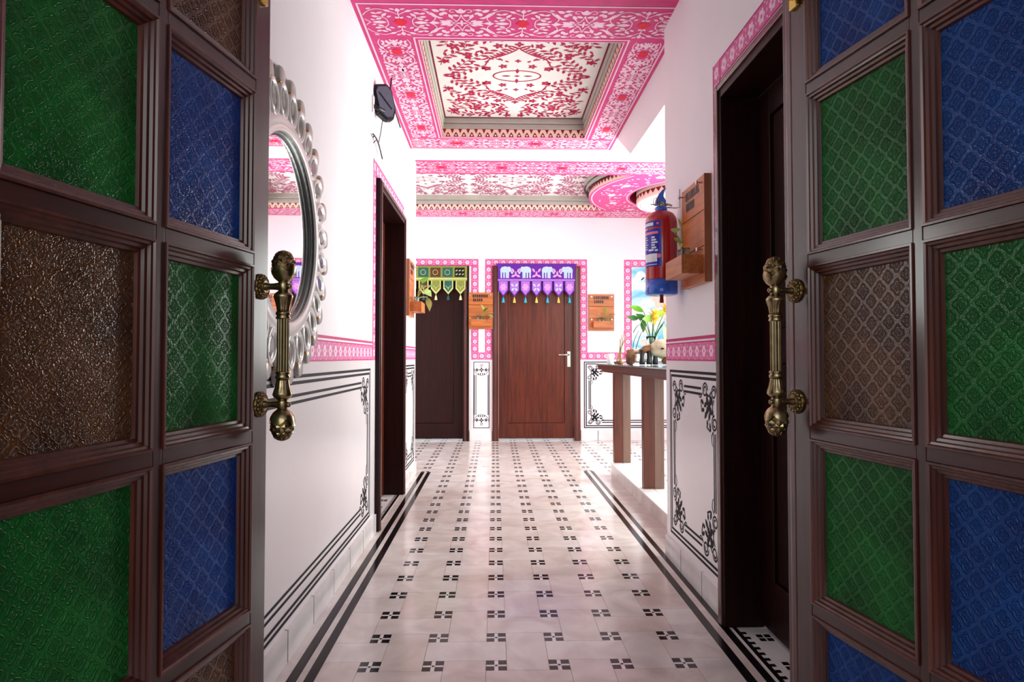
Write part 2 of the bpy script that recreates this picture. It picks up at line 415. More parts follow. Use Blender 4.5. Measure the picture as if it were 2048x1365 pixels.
def vine_quarter(L, H):
    """one quarter of the ceiling border repeat, rosette at 0, star at L"""
    a = Art(); sx, sy = L / 0.31, H / 0.145
    def P(x, y): return (x * sx, y * sy)
    w = 0.0056
    def leaf(x, y, d, l=0.034, wd=0.014): a.leaf(x * sx, y * sy, math.radians(d), l * 1.22, wd * 1.45)
    a.stroke([P(0, .045), P(0, .10)], w)
    leaf(0, .118, 90, .03, .018); leaf(.012, .046, 40, .02, .012)
    a.curve([P(0, .075), P(.025, .095), P(.05, .112)], w); leaf(.052, .112, 25)
    a.curve([P(.05, .112), P(.10, .128), P(.145, .108), P(.175, .070), P(.178, .035), P(.15, 0)], w)
    leaf(.165, .086, -42, .062, .016); leaf(.185, .062, -20, .04, .012)
    a.curve([P(.062, 0), P(.066, .028), P(.084, .048), P(.112, .056)], w); leaf(.120, .056, 10, .03)
    a.curve([P(.084, .048), P(.078, .066)], w); leaf(.072, .074, 130); leaf(.104, .034, -25, .03); leaf(.050, .055, 150, .024, .011)
    leaf(.105, 0, 0, .062, .020); leaf(.172, 0, 0, .046, .020); leaf(.135, .024, 30, .022, .010)
    for d in (180, 158): a.leaf((.222 + .006) * sx, (0 if d == 180 else .012) * sy, math.radians(d), .066, .024)
    leaf(.250, .022, 150, .032, .012)
    a.curve([P(.262, 0), P(.285, .018), P(.302, .050), P(.31, .085)], w)
    a.curve([P(.285, .018), P(.265, .045), P(.255, .062)], w)
    leaf(.31, .118, 90, .036, .024); leaf(.296, .112, 125, .034, .012); leaf(.283, .075, 160, .032, .014); leaf(.258, .068, 115, .036, .016)
    a.arc(.272 * sx, .118 * sy, .016, .013, 0, 1.6 * PI, w, 10)
    a.curve([P(.19, .118), P(.215, .128), P(.25, .130)], w); leaf(.222, .128, 8, .036, .015); leaf(.186, .120, 150, .036, .018)
    leaf(.215, .088, 60, .032, .018); leaf(.232, .098, 130, .026, .013); leaf(.205, .050, 5, .026, .010); leaf(.140, .130, 160, .024, .010)
    leaf(.092, .092, 160, .030, .012); leaf(.120, .088, 200, .028, .012); leaf(.026, .128, 20, .024, .010); leaf(.016, .010, 45, .02, .010)
    a.leaf(L, 0.014 * sy, PI / 2, .032, .014)
    a.leaf(L - 0.014, 0, 0, .032, .014)
    return a
def vine_band(length, half, unit=0.31, phase=0.0):
    """vines and red rosettes for a band running 0..length, centred on v=0"""
    q = vine_quarter(unit, half * 0.94); v = Art(); r = Art()
    k = -2
    while (k * 2 * unit + phase) < length + 2 * unit:
        x = k * 2 * unit + phase
        for m in SYM: v.add(q, m, (x, 0))
        r.poly([(x - .036, 0), (x - .020, .022), (x, .036), (x + .020, .022), (x + .036, 0), (x + .020, -.022), (x, -.036), (x - .020, -.022)])
        k += 1
    return v.clip_ok(0, -half, length, half), r.clip_ok(0, -half, length, half)
def branch(a, pts, w, L=0.03, W=0.013, step=3, flip=1):
    o = a.curve(pts, w * 1.3, 0.6); L *= 1.25; W *= 1.55
    for i in range(1, len(o) - 1, step):
        x, y = o[i]; d = math.atan2(o[i + 1][1] - y, o[i + 1][0] - x); sgn = 1 if (i // step) % 2 else -1
        g = d + sgn * 0.9
        a.leaf(x + 0.6 * L * math.cos(g), y + 0.6 * L * math.sin(g), g, L, W)
    return o
def arabesque(W, H):
    """four-way symmetric carpet of vines; returns crimson strokes"""
    q = Art(); sx, sy = W / 1.0, H / 1.36
    def P(*ps): return [(x * sx, y * sy) for x, y in ps]
    q.arc(0, 0, .15 * sx, .075 * sy, 0, PI / 2, .010); q.leaf(0, .07 * sy, PI / 2, .07, .022); q.leaf(.07 * sx, 0, 0, .06, .018)
    q.poly([(0, .012), (.02, 0), (0, -.012), (-.02, 0)])
    q.curve(P((0, .36), (.03, .32), (.09, .27), (.17, .22), (.20, .14)), .010)
    for t in range(9):
        x = .012 + t * .018; y = .355 - t * .017
        q.leaf((x + .012) * sx, (y + .012) * sy, math.radians(35), .062, .017)
    q.flower(0, .40 * sy, .03, 4); q.flower(.19 * sx, .10 * sy, .032, 5); q.flower(0, .20 * sy, .022, 4)
    branch(q, P((.20, .14), (.28, .10), (.36, .03), (.42, -.02)), .004, .04, .015, 2)
    branch(q, P((.42, .06), (.36, .12), (.30, .20), (.22, .27), (.17, .33)), .004, .042, .015, 2)
    branch(q, P((.47, .14), (.44, .24), (.36, .30), (.30, .38), (.33, .46)), .004, .042, .014, 2)
    branch(q, P((.06, .46), (.14, .47), (.22, .44), (.29, .46), (.36, .54)), .004, .042, .014, 2)
    branch(q, P((.03, .56), (.10, .60), (.18, .58), (.25, .62), (.33, .61), (.42, .64)), .004, .040, .014, 2)
    branch(q, P((.46, .62), (.44, .54), (.40, .46), (.43, .38)), .004, .040, .013, 2)
    for x, y, r in ((.27, .52, .034), (.38, .37, .032), (.10, .53, .034), (.43, .56, .03), (.20, .65, .03), (.12, .38, .026), (.44, .19, .026), (.30, .27, .028), (.09, .13, .024), (.05, .64, .026)):
        q.flower(x * sx, y * sy, r * 1.3, 5, .6)
    for i in range(40):
        x, y = random.uniform(.04, .48), random.uniform(.16, .66)
        q.leaf(x * sx, y * sy, random.uniform(0, PI), random.uniform(.028, .048), .017)
    a = Art()
    for m in SYM: a.add(q, m)
    return a.clip_ok(-W / 2, -H / 2, W / 2, H / 2)
def flower_band(length, wd):
    """returns (white flowers, pink hearts) for a border strip 0..length x 0..wd"""
    n = max(1, round(length / (wd * 1.02))); st = length / n; f = Art(); h = Art(); r = wd * 0.33
    for i in range(n):
        x = (i + .5) * st
        f.flower(x, wd / 2, r, 6, .8); h.disc(x, wd / 2, r * .26, 8)
        xm = i * st
        for (dy, d) in ((.24, 40), (.5, 90), (.76, 140)):
            if xm > 0: f.leaf(xm, wd * dy, math.radians(d), wd * .17, wd * .10)
        f.leaf(x + r * .9, wd * .10, 0.2, wd * .16, wd * .07); f.leaf(x - r * .9, wd * .90, 0.2, wd * .16, wd * .07)
    return f, h
def paint_band(parent, O, U, V, length, wd, edge=True, N=None):
    """painted pink border with flowers: O corner, U along, V across"""
    Art().rect(0, 0, length, wd).build('painted_border', 'pink2', parent, O, U, V, .0006, N)
    f, h = flower_band(length, wd)
    e = Art()
    f.build('painted_flowers', 'pinklight', parent, O, U, V, .0012, N)
    h.build('painted_flower_hearts', 'pink2', parent, O, U, V, .0016, N)
    e.rect(0, 0, length, wd * .07).rect(0, wd * .93, length, wd)
    e.build('painted_border_lines', 'pinkdark', parent, O, U, V, .0014, N)
M['pink2'] = plain('rose_paint', (214, 96, 156), 0.45, noise=0.12, nscale=40, spec=0.4)

def corner_motif():
    a = Art(); w = .0088
    a.spiral(.036, .036, .030, .011, PI, 1.45, w); a.spiral(.142, .030, .033, .010, PI, 1.6, w); a.spiral(.030, .160, .033, .010, -PI / 2, 1.6, w)
    a.curve([(.034, .066), (.052, .092), (.046, .122)], w); a.curve([(.066, .034), (.092, .052), (.12, .044)], w)
    for d in range(4): a.leaf(.094 + .024 * math.cos(d * PI / 2 + PI / 4), .094 + .024 * math.sin(d * PI / 2 + PI / 4), d * PI / 2 + PI / 4, .050, .030)
    for x, y, d, l, w2 in ((.060, .070, 100, .036, .022), (.072, .060, -10, .036, .022), (.136, .090, 25, .046, .024), (.090, .136, 65, .046, .024), (.132, .132, 45, .050, .026), (.176, .080, -25, .044, .020),
                       (.080, .178, 115, .044, .020), (.166, .114, 5, .034, .020), (.114, .166, 85, .034, .020), (.050, .118, 120, .030, .018), (.118, .054, -30, .030, .018)):
        a.leaf(x, y, math.radians(d), l, w2)
    a.arc(.06, .06, .135, .135, .12, .50, w, 6); a.arc(.06, .06, .135, .135, PI / 2 - .50, PI / 2 - .12, w, 6)
    a.curve([(.176, .042), (.196, .062), (.216, .060), (.224, .044)], w, .4); a.curve([(.042, .192), (.062, .212), (.060, .240), (.046, .252)], w, .4)
    return a
def dado_panel(parent, O, U, V, W, H, N=None, k=1.0, name='painted_dado_lines'):
    """black double-line panel with scroll corners on a wall; O lower corner"""
    a = Art(); g = .012
    a.frame(0, 0, W, H, g); a.frame(.022, .022, W - .022, H - .022, g)
    c = corner_motif()
    o = .046 * k; sp = .19 * k; g = .011
    for (x0, x1) in ((o + sp, W - o - sp),):
        if x1 > x0:
            for d in (.020, .044):
                a.rect(x0, o + d, x1, o + d + g); a.rect(x0, H - o - d - g, x1, H - o - d)
    for d in (.014, .032):
        a.rect(o + d, o + .20 * k, o + d + g, H - o - .20 * k); a.rect(W - o - d - g, o + .20 * k, W - o - d, H - o - .20 * k)
    for m, t in (((k, 0, 0, k), (o, o)), ((-k, 0, 0, k), (W - o, o)), ((k, 0, 0, -k), (o, H - o)), ((-k, 0, 0, -k), (W - o, H - o))):
        a.add(c, m, t)
    a.build(name, 'black', parent, O, U, V, .0008, N)

# ------------------------------------------------------------------ FLOOR
LW, RW = -0.690, 0.875          # corridor wall faces
FY, HY = 7.60, 5.50             # far wall, corner where the corridor opens into the hall
CZ = 2.70
floor = link('floor', bx(bmesh.new(), -2.6, 3.3, -3.0, 9.2, -0.12, -0.0016), 'grout')
tag(floor, 'pale marble tile floor with black square inlays and a double black border', 'floor', kind='structure')
S0, B0 = 0.205, 0.067
NX, NY = 0.005, 2.078
def clipr(r, R):
    x0, x1, y0, y1 = max(r[0], R[0]), min(r[1], R[1]), max(r[2], R[2]), min(r[3], R[3])
    return (x0, x1, y0, y1) if x1 - x0 > .004 and y1 - y0 > .004 else None
corr = (-0.559, 0.778, 0.30, 5.56)
hall = (-2.6, 3.3, 5.56, FY + .25)
tiles, bases, blacks, dots = [], [], [], []
for R in (corr, hall):
    for i in range(-14, 18):
        for j in range(-10, 30):
            xa, ya = NX + S0 * i, NY + S0 * j
            h = B0 / 2
            if (i + j) % 2 == 0:  rc = (xa + h, xa + S0 - h, ya - h, ya + S0 + h)      # tall tile
            else:                 rc = (xa - h, xa + S0 + h, ya + h, ya + S0 - h)      # wide tile
            c = clipr(rc, R)
            if c: tiles.append(c)
            c = clipr((xa - h, xa + h, ya - h, ya + h), R)
            if c: bases.append(c)
            sq, gp = .0272, .0128
            for dx in (-1, 1):
                for dy in (-1, 1):
                    cx, cy = xa + dx * (gp / 2 + sq / 2), ya + dy * (gp / 2 + sq / 2)
                    c = clipr((cx - sq / 2, cx + sq / 2, cy - sq / 2, cy + sq / 2), R)
                    if c: blacks.append(c)
            if R[0] < xa < R[1] and R[2] < ya < R[3]: dots.append((xa, ya))
def vis(c):
    x, y = (c[0] + c[1]) / 2, (c[2] + c[3]) / 2
    return y > 1.85 and abs(x / y) < .85 and not (y > 5.5 and not (-0.13 * y < x < 0.28 * y))
def order(cs):
    return sorted(cs, key=lambda c: (not vis(c), c[2]))
meshcache = {}
def tile_obj(name, c, mat, g=.0008, z0=-.012, z1=0.0):
    wx, wy = round(c[1] - c[0], 4), round(c[3] - c[2], 4); key = (name, wx, wy, mat)
    if key not in meshcache:
        bm = bx(bmesh.new(), -wx / 2 + g, wx / 2 - g, -wy / 2 + g, wy / 2 - g, z0, z1)
        me = bpy.data.meshes.new(name); bm.to_mesh(me); bm.free(); me.materials.append(M[mat]); meshcache[key] = me
    return link(name, meshcache[key], parent=floor, loc=((c[0] + c[1]) / 2, (c[2] + c[3]) / 2, 0))
def stuff_boxes(name, cs, mat, parent, z0, z1, g=.0008):
    bm = bmesh.new()
    for c in cs: bx(bm, c[0] + g, c[1] - g, c[2] + g, c[3] - g, z0, z1)
    o = link(name, bm, mat, parent); o['kind'] = 'stuff'; return o
tl = order(tiles)
for c in tl[:296]: tile_obj('floor_tile', c, 'marble')
stuff_boxes('floor_tiles_beyond', tl[296:], 'marble', floor, -.012, 0)
bl = order(blacks)
for c in bl[:290]: tile_obj('black_inlay', c, 'blackmarble', 0.0)
stuff_boxes('black_inlays_beyond', bl[290:], 'blackmarble', floor, -.012, 0, 0)
stuff_boxes('inlay_grounds', bases, 'marblew', floor, -.012, -.0006)
bm = bmesh.new()
for (x, y) in dots:
    v = [bm.verts.new((x + a, y + b, 0)) for a, b in ((-.0065, 0), (0, -.0065), (.0065, 0), (0, .0065))]; bm.faces.new(v)
o = link('inlay_centre_dots', bm, 'blackmarble', floor); o['kind'] = 'stuff'
for (x0, x1, mt) in ((-.690, -.645, 'marble'), (-.645, -.613, 'blackmarble'), (-.613, -.591, 'marble'), (-.591, -.559, 'blackmarble'),
                     (.778, .810, 'blackmarble'), (.810, .838, 'marble'), (.838, .866, 'blackmarble'), (.866, .998, 'marble')):
    y = .30
    while y < 5.555:
        y1 = min(y + .88, 5.56)
        tile_obj('border_strip', (x0, x1, y, y1), mt, .0004); y = y1

# ------------------------------------------------------------------ LEFT WALL
def wallbox(name, boxes, mat, label, kind='structure', cat='wall'):
    bm = bmesh.new()
    for b in boxes: bx(bm, *b)
    o = link(name, bm, mat); tag(o, label, cat, kind=kind); return o
T = 0.22
LD = (3.66, 4.70, 2.045)                         # doorway in the left wall: y0, y1, top (frame outside)
wl = wallbox('wall_left', [(LW - T, LW, 0.62, LD[0], 0, 3.0), (LW - T, LW, LD[1], HY, 0, 3.0), (LW - T, LW, LD[0], LD[1], LD[2], 3.0)], 'wall',
             'white corridor wall on the left with painted pink and black borders')
RD = (1.45, 2.40, 2.045)
wr = wallbox('wall_right', [(RW, RW + T, 0.62, RD[0], 0, 3.0), (RW, RW + T, RD[1], 3.205, 0, 3.0), (RW, RW + T, RD[0], RD[1], RD[2], 3.0)], 'wall',
             'white corridor pier on the right carrying the extinguisher, with painted borders')
def enamel(parent, x, y0, y1, sgn):
    """glossy painted dado field below the pink band"""
    Art().rect(y0, .10, y1, .985).build('enamel_dado', 'gloss_wall', parent, (x, 0, 0), (0, 1, 0), (0, 0, 1), .0003, (sgn, 0, 0))
UY, UZ = (0, 1, 0), (0, 0, 1)
enamel(wl, LW, .62, LD[0], 1); enamel(wl, LW, LD[1], HY, 1); enamel(wr, RW, RD[1], 3.205, -1)
# pink dado bands, door surrounds, black panels
def band_y(par, x, y0, y1, z0, wd, sgn): paint_band(par, (x, y0, z0), UY, UZ, y1 - y0, wd, N=(sgn, 0, 0))
def band_z(par, x, y0, z0, z1, wd, sgn): paint_band(par, (x, y0 + wd, z0), UZ, (0, -1, 0), z1 - z0, wd, N=(sgn, 0, 0))
band_y(wl, LW, .62, 3.575, .985, .085, 1); band_y(wl, LW, 4.785, HY, .985, .085, 1)
Art().rect(.62, 1.078, 3.575, 1.090).rect(4.785, 1.078, HY, 1.090).build('painted_line', 'pinkdark', wl, (LW, 0, 0), UY, UZ, .0008, (1, 0, 0))
band_z(wl, LW, 3.575, .985, 2.135, .082, 1); band_z(wl, LW, 4.703, .985, 2.135, .082, 1); band_y(wl, LW, 3.657, 4.703, 2.05, .085, 1)
dado_panel(wl, (LW, 1.12, .125), UY, UZ, 2.40, .815, (1, 0, 0), 1.0)
dado_panel(wl, (LW, 4.80, .125), UY, UZ, .63, .815, (1, 0, 0), .9)
band_y(wr, RW, 2.485, 3.205, .985, .085, -1)
Art().rect(2.485, 1.078, 3.205, 1.092).build('painted_line', 'pinkdark', wr, (RW, 0, 0), UY, UZ, .0008, (-1, 0, 0))
band_z(wr, RW, 2.405, .985, 2.165, .080, -1); band_y(wr, RW, 1.30, 2.405, 2.078, .085, -1)
dado_panel(wr, (RW, 2.425, .135), UY, UZ, .715, .805, (-1, 0, 0), 1.0)

def skirting(name, axis, fixed, thick, a, b, h, pitch, start, label, skip=()):
    e = empty(name, (0, 0, 0)); tag(e, label, 'baseboard', kind='structure')
    y = a; cuts = [a] + [start + pitch * k for k in range(-40, 40) if a + .02 < start + pitch * k < b - .02] + [b]
    for y0, y1 in zip(cuts, cuts[1:]):
        if axis == 'y': box('skirting_tile', 'marblew', e, min(fixed, fixed + thick), max(fixed, fixed + thick), y0 + .004, y1 - .004, 0.0005, h)
        else: box('skirting_tile', 'marblew', e, y0 + .004, y1 - .004, min(fixed, fixed + thick), max(fixed, fixed + thick), 0.0005, h)
    if axis == 'y': box('skirting_joint', 'joint', e, fixed, fixed + thick * .94, a, b, 0.0003, h - .003) if thick > 0 else box('skirting_joint', 'joint', e, fixed + thick * .94, fixed, a, b, 0.0003, h - .003)
    else: box('skirting_joint', 'joint', e, a, b, min(fixed, fixed + thick * .94), max(fixed, fixed + thick * .94), 0.0003, h - .003)
    return e
skirting('baseboard_left', 'y', LW, .012, .66, LD[0] - .002, .105, .297, 2.115, 'white marble skirting tiles along the near left wall')
skirting('baseboard_left', 'y', LW, .012, LD[1] + .002, HY, .105, .297, 2.115, 'white marble skirting tiles on the left wall beyond the doorway')
skirting('baseboard_right', 'y', RW, -.012, RD[1] + .002, 3.205, .105, .297, 2.64, 'white marble skirting tiles along the right pier')

# doorway frames + closed doors in the two side walls
def side_door(name, x, sgn, D, label, leafmat, framemat='darkdoor'):  # the dark frame colour has the jamb shadow put into it
    """sgn +1: wall on the left (room side +x). recess goes to -sgn*x"""
    e = empty(name, (x, (D[0] + D[1]) / 2, 0)); tag(e, label, 'door', kind='structure')
    ox, oy = x, (D[0] + D[1]) / 2
    def b(nm, mat, xa, xb, y0, y1, z0, z1, bev=0.004, par=e):
        xs = sorted((sgn * xa, sgn * xb))
        return link(nm, bx(bmesh.new(), xs[0], xs[1], y0 - oy, y1 - oy, z0, z1, bev), mat, par)
    w_ = .062; y0, y1, zt = D
    for (ya, yb) in ((y0, y0 + w_), (y1 - w_, y1)):
        b('frame_jamb', framemat, .026, -.125, ya, yb, 0.001, zt)
        b('frame_moulding', 'bead', .034, .022, (ya + .014), (yb - .030) if ya == y0 else (yb - .014), 0.003, zt - .014, .003)
    b('frame_head', framemat, .026, -.125, y0 + w_, y1 - w_, zt - w_, zt)
    b('frame_moulding', 'bead', .034, .022, y0 + .05, y1 - .05, zt - .034, zt - .014, .003)
    # closed leaf set back in the wall: stiles, rails, panels
    a0, a1, zl = y0 + w_ + .003, y1 - w_ - .003, zt - w_ - .003
    st = .095
    for (ya, yb) in ((a0, a0 + st), (a1 - st, a1)): b('stile', leafmat, -.118, -.150, ya, yb, .012, zl, .003)
    zs = (.012, .20, .98, 1.10, zl - .10, zl)
    for k in (0, 2, 4): b('rail', leafmat, -.118, -.150, a0 + st, a1 - st, zs[k], zs[k + 1], .003)
    for k in (1, 3): b('door_panel', leafmat, -.130, -.146, a0 + st, a1 - st, zs[k], zs[k + 1], .006)
    # marble sill with toothed black edge
    s = b('threshold', 'marblew', .004, -.118, y0 + w_, y1 - w_, -.002, .0012, 0)
    yy = y0 + w_ + .01
    t = bmesh.new()
    xs = sorted((sgn * -.002, sgn * -.018)); bx(t, xs[0], xs[1], y0 + w_ - oy, y1 - w_ - oy, 0, .0018)
    while yy < y1 - w_ - .02:
        xs = sorted((sgn * -.018, sgn * -.036)); bx(t, xs[0], xs[1], yy - oy, yy + .018 - oy, 0, .0018); yy += .040
    link('sill_inlay', t, 'blackmarble', s)
    t = bmesh.new()
    yy = y0 + .16
    while yy < y1 - .1:
        for dx in (0, .028):
            for dy in (0, .03):
                xs = sorted((sgn * (-.062 - dx), sgn * (-.084 - dx))); bx(t, xs[0], xs[1], yy + dy - oy, yy + dy + .022 - oy, 0, .0018)
        yy += .205
    link('sill_inlay', t, 'blackmarble', s)
    return e
side_door('door_1', LW, 1, LD, 'dark wooden panelled door set in the left corridor wall', 'reddoor')
side_door('door_2', RW, -1, RD, 'very dark wooden door in the right wall behind the coloured-glass leaf', 'darkdoor')

# ------------------------------------------------------------------ FAR WALL
DA = (-1.36, -0.312, 2.100); DB = (-0.031, 1.027, 2.100)
wf = wallbox('wall_far', [(-2.6, DA[0], FY, FY + .2, 0, 3.0), (DA[1], DB[0], FY, FY + .2, 0, 3.0), (DB[1], 3.3, FY, FY + .2, 0, 3.0),
                          (DA[0], DA[1], FY, FY + .2, DA[2], 3.0), (DB[0], DB[1], FY, FY + .2, DB[2], 3.0)], 'wall',
             'white end wall of the hall with pink flower borders around its doors')
UX = (1, 0, 0); NF = (0, -1, 0)
def bfx(x0, x1, z0, wd): paint_band(wf, (x0, FY, z0), UX, UZ, x1 - x0, wd, N=NF)
def bfz(x0, z0, z1, wd): paint_band(wf, (x0 + wd, FY, z0), UZ, (-1, 0, 0), z1 - z0, wd, N=NF)
bfx(-1.45, -.20, 2.103, .085); bfz(-.285, 1.062, 2.103, .085)
bfx(-.12, 1.114, 2.103, .085); bfz(-.120, 1.062, 2.103, .088); bfz(1.029, .975, 2.103, .085)
bfx(-.285, -.032, .975, .085); bfx(1.114, 1.565, .975, .085)
bfx(1.565, 2.75, 2.098, .088); bfz(1.565, .975, 2.098, .088)
dado_panel(wf, (1.072, FY, .150), UX, UZ, 1.25, .80, NF, .92)
# the narrow panel between the doors
a = Art(); a.frame(-.258, .152, -.066, .948, .008)
for x in (-.252, -.232, -.092 + .004, -.076): a.rect(x, .31, x + .008, .79)
for (zc, s_) in ((.84, 1), (.26, -1)):
    cx = -.162
    a.flower(cx, zc + .012 * s_, .03, 4, .6); a.arc(cx, zc + .03 * s_, .088, .085, PI if s_ > 0 else 0, 2 * PI if s_ > 0 else PI, .005, 14)
    a.flower(cx - .055, zc + .01 * s_, .022, 4); a.flower(cx + .055, zc + .01 * s_, .022, 4); a.spiral(cx, zc + .062 * s_, .018, .006, 0, 1.2, .005)
    for dx in (-.035, -.012, .012, .035): a.leaf(cx + dx, zc - .038 * s_, PI / 2 + dx * 14 * s_, .030, .012)
a.build('painted_dado_lines', 'black', wf, (0, FY, 0), UX, UZ, .0008, NF)
skirting('baseboard_far', 'x', FY, -.012, DA[1] + .004, DB[0] - .004, .125, .30, -.9, 'short white skirting tile between the two far doors')
skirting('baseboard_far', 'x', FY, -.012, DB[1] + .004, 3.0, .125, .300, 1.24, 'white skirting tiles on the far wall right of the brown door')

def far_door(name, D, mat, label, lever):
    e = empty(name, ((D[0] + D[1]) / 2, FY, 0)); tag(e, label, 'door', kind='structure'); ox = (D[0] + D[1]) / 2
    def b(nm, mt, x0, x1, ya, yb, z0, z1, bev=.004, par=e): return link(nm, bx(bmesh.new(), x0 - ox, x1 - ox, ya, yb, z0, z1, bev), mt, par)
    w_ = .075; x0, x1, zt = D
    for (xa, xb) in ((x0, x0 + w_), (x1 - w_, x1)):
        b('frame_jamb', mat, xa, xb, -.03, .12, .001, zt)
        b('frame_moulding', 'bead', xa + .018, xb - .030, -.036, -.026, .002, zt - .02, .003)
    b('frame_head', mat, x0 + w_, x1 - w_, -.03, .12, zt - w_, zt)
    a0, a1, zl = x0 + w_ + .003, x1 - w_ - .003, zt - w_ - .003; st = .105
    for (xa, xb) in ((a0, a0 + st), (a1 - st, a1)): b('stile', mat, xa, xb, .045, .08, .022, zl, .004)
    b('rail', mat, a0 + st, a1 - st, .045, .08, .022, .205, .004); b('rail', mat, a0 + st, a1 - st, .045, .08, zl - .12, zl, .004)
    b('door_panel', mat, a0 + st, a1 - st, .056, .075, .205, zl - .12, .008)
    if lever:
        xh = a1 - .055
        p = b('lock_plate', 'steel', xh - .022, xh + .022, .034, .046, .885, 1.075, .006)
        lv = link('lever', tube([(xh - ox, .040, 1.033), (xh - ox, .012, 1.033), (xh - ox - .03, -.008, 1.033), (xh - ox - .125, -.008, 1.031)], .010), 'steel', p, smooth=True)
        link('key_cylinder', xf(lathe([(.013, 0), (.013, .014)], 12), Matrix.Translation((xh - ox + .004, .036, .905)) @ Matrix.Rotation(PI / 2, 4, 'X')), 'steel', p)
    return e
far_door('door_3', DA, 'darkdoor', 'very dark door at the far left under the green toran', False)
far_door('door_4', DB, 'reddoor', 'red-brown panelled far door with a lever handle under the purple toran', True)

# hall side walls, bay walls, porch
wallbox('wall_hall_left', [(LW - T - 1.9, LW - T + .02, HY - .2, HY, 0, 3.0), (-2.8, -2.6, HY - .2, 5.7, 0, 3.0), (-2.8, -2.6, 7.3, FY + .2, 0, 3.0), (-2.8, -2.6, 5.7, 7.3, 0, .75), (-2.8, -2.6, 5.7, 7.3, 2.25, 3.0)],
        'wall', 'white hall wall with a window opening, left of the far doors')
wallbox('wall_bay', [(RW + T - .02, 3.3, 3.0, 3.2, 0, 3.0), (2.8, 3.0, 3.2, 3.35, 0, 3.0), (2.8, 3.0, 5.25, 5.50, 0, 3.0), (2.8, 3.0, 7.0, FY + .2, 0, 3.0), (2.8, 3.0, 3.35, 5.25, 0, .7), (2.8, 3.0, 3.35, 5.25, 2.3, 3.0), (2.8, 3.0, 5.5, 7.0, 0, .75), (2.8, 3.0, 5.5, 7.0, 2.25, 3.0)],
        'wall', 'white bay wall with two window openings, right of the console table')
def window(name, x, y0, y1, z0, z1, label):
    e = empty(name, (x, (y0 + y1) / 2, z0)); tag(e, label, 'window', kind='structure')
    oy = (y0 + y1) / 2
    def b(nm, ya, yb, za, zb): link(nm, bx(bmesh.new(), -.03, .03, ya - oy, yb - oy, za - z0, zb - z0, .004), 'door', e)
    b('window_jamb', y0, y0 + .05, z0, z1); b('window_jamb', y1 - .05, y1, z0, z1); b('window_rail', y0 + .05, y1 - .05, z0, z0 + .05); b('window_rail', y0 + .05, y1 - .05, z1 - .05, z1)
    b('window_mullion', oy - .02, oy + .02, z0 + .05, z1 - .05)
window('window_1', 2.9, 3.35, 5.25, .7, 2.3, 'wooden window frame in the bay wall right of the console table')
window('window_3', 2.9, 5.50, 7.0, .75, 2.25, 'wooden window frame in the hall wall at the far right')  # unseen window added to go with the extra left-wall light
window('window_2', -2.7, 5.7, 7.3, .75, 2.25, 'wooden window frame in the hall wall at the far left')
wallbox('wall_porch', [(-1.75, -1.6, -3.0, .62, 0, 3.0), (1.75, 1.9, -3.0, .62, 0, 3.0), (-1.75, -.78, .50, .64, 0, 3.0), (.90, 1.9, .50, .64, 0, 3.0), (-.78, .90, .50, .64, 2.16, 3.0)],
        'wall', 'white entrance porch wall around the double door opening')
wallbox('ceiling_porch', [(-1.75, 1.9, -3.0, .62, 2.95, 3.1)], 'wall', 'plain white porch ceiling', cat='ceiling')
for nm, x0, x1 in (('trim_1', -.780, -.640), ('trim_2', .790, .900)):
    o = box(nm, 'door', None, x0, x1, .60, .72, .0, 2.16, .006); tag(o, 'dark wooden %s jamb of the entrance double door' % ('left' if nm == 'trim_1' else 'right'), 'door jamb', kind='structure')
o = box('trim_3', 'doorx', None, -.780, .900, .60, .72, 2.16, 2.26, .006); tag(o, 'dark wooden head of the entrance double door frame', 'door frame', kind='structure')

# ------------------------------------------------------------------ CEILINGS
C1 = (-.69, .945, 2.80, 5.11); K1 = (-.404, .690, 3.352, 4.826)
def flatring(bm, out, inn, z):
    for (x0, x1, y0, y1) in ((out[0], out[1], out[2], inn[2]), (out[0], out[1], inn[3], out[3]), (out[0], inn[0], inn[2], inn[3]), (inn[1], out[1], inn[2], inn[3])):
        bx(bm, x0, x1, y0, y1, z, z + .3)
bm = bmesh.new(); flatring(bm, C1, K1, CZ)
ceil = link('ceiling', bm, 'pink'); tag(ceil, 'magenta painted corridor ceiling with white vines around a recessed panel', 'ceiling', kind='structure')
ND = (0, 0, -1)
# near band, far band, left band, right band
def put_band(parent, O, U, V, length, half, phase, unit=.31):
    v, r = vine_band(length, half, unit, phase)
    v.build('painted_vines', 'pinklight', parent, O, U, V, .0010, ND); r.build('painted_rosettes', 'red', parent, O, U, V, .0014, ND)
nb0, nb1 = 3.015, 3.325
put_band(ceil, (-.66, (nb0 + nb1) / 2, CZ), UX, UY, 1.575, (nb1 - nb0) / 2 - .008, .16 + .02)
put_band(ceil, (-.66, 4.972, CZ), UX, UY, 1.575, .105, .36)
put_band(ceil, (-.545, 3.34, CZ), UY, (-1, 0, 0), 1.52, .105, .14, .29)
put_band(ceil, (.828, 3.34, CZ), UY, (-1, 0, 0), 1.52, .090, .14, .29)
a = Art(); a.frame(-.672, 3.000, .925, 5.092, .010); a.frame(-.436, 3.318, .722, 4.858, .009); a.frame(-.412, 3.344, .698, 4.834, .006)
a.build('painted_lines', 'pinklight', ceil, (0, 0, CZ), UX, UY, .0012, ND)
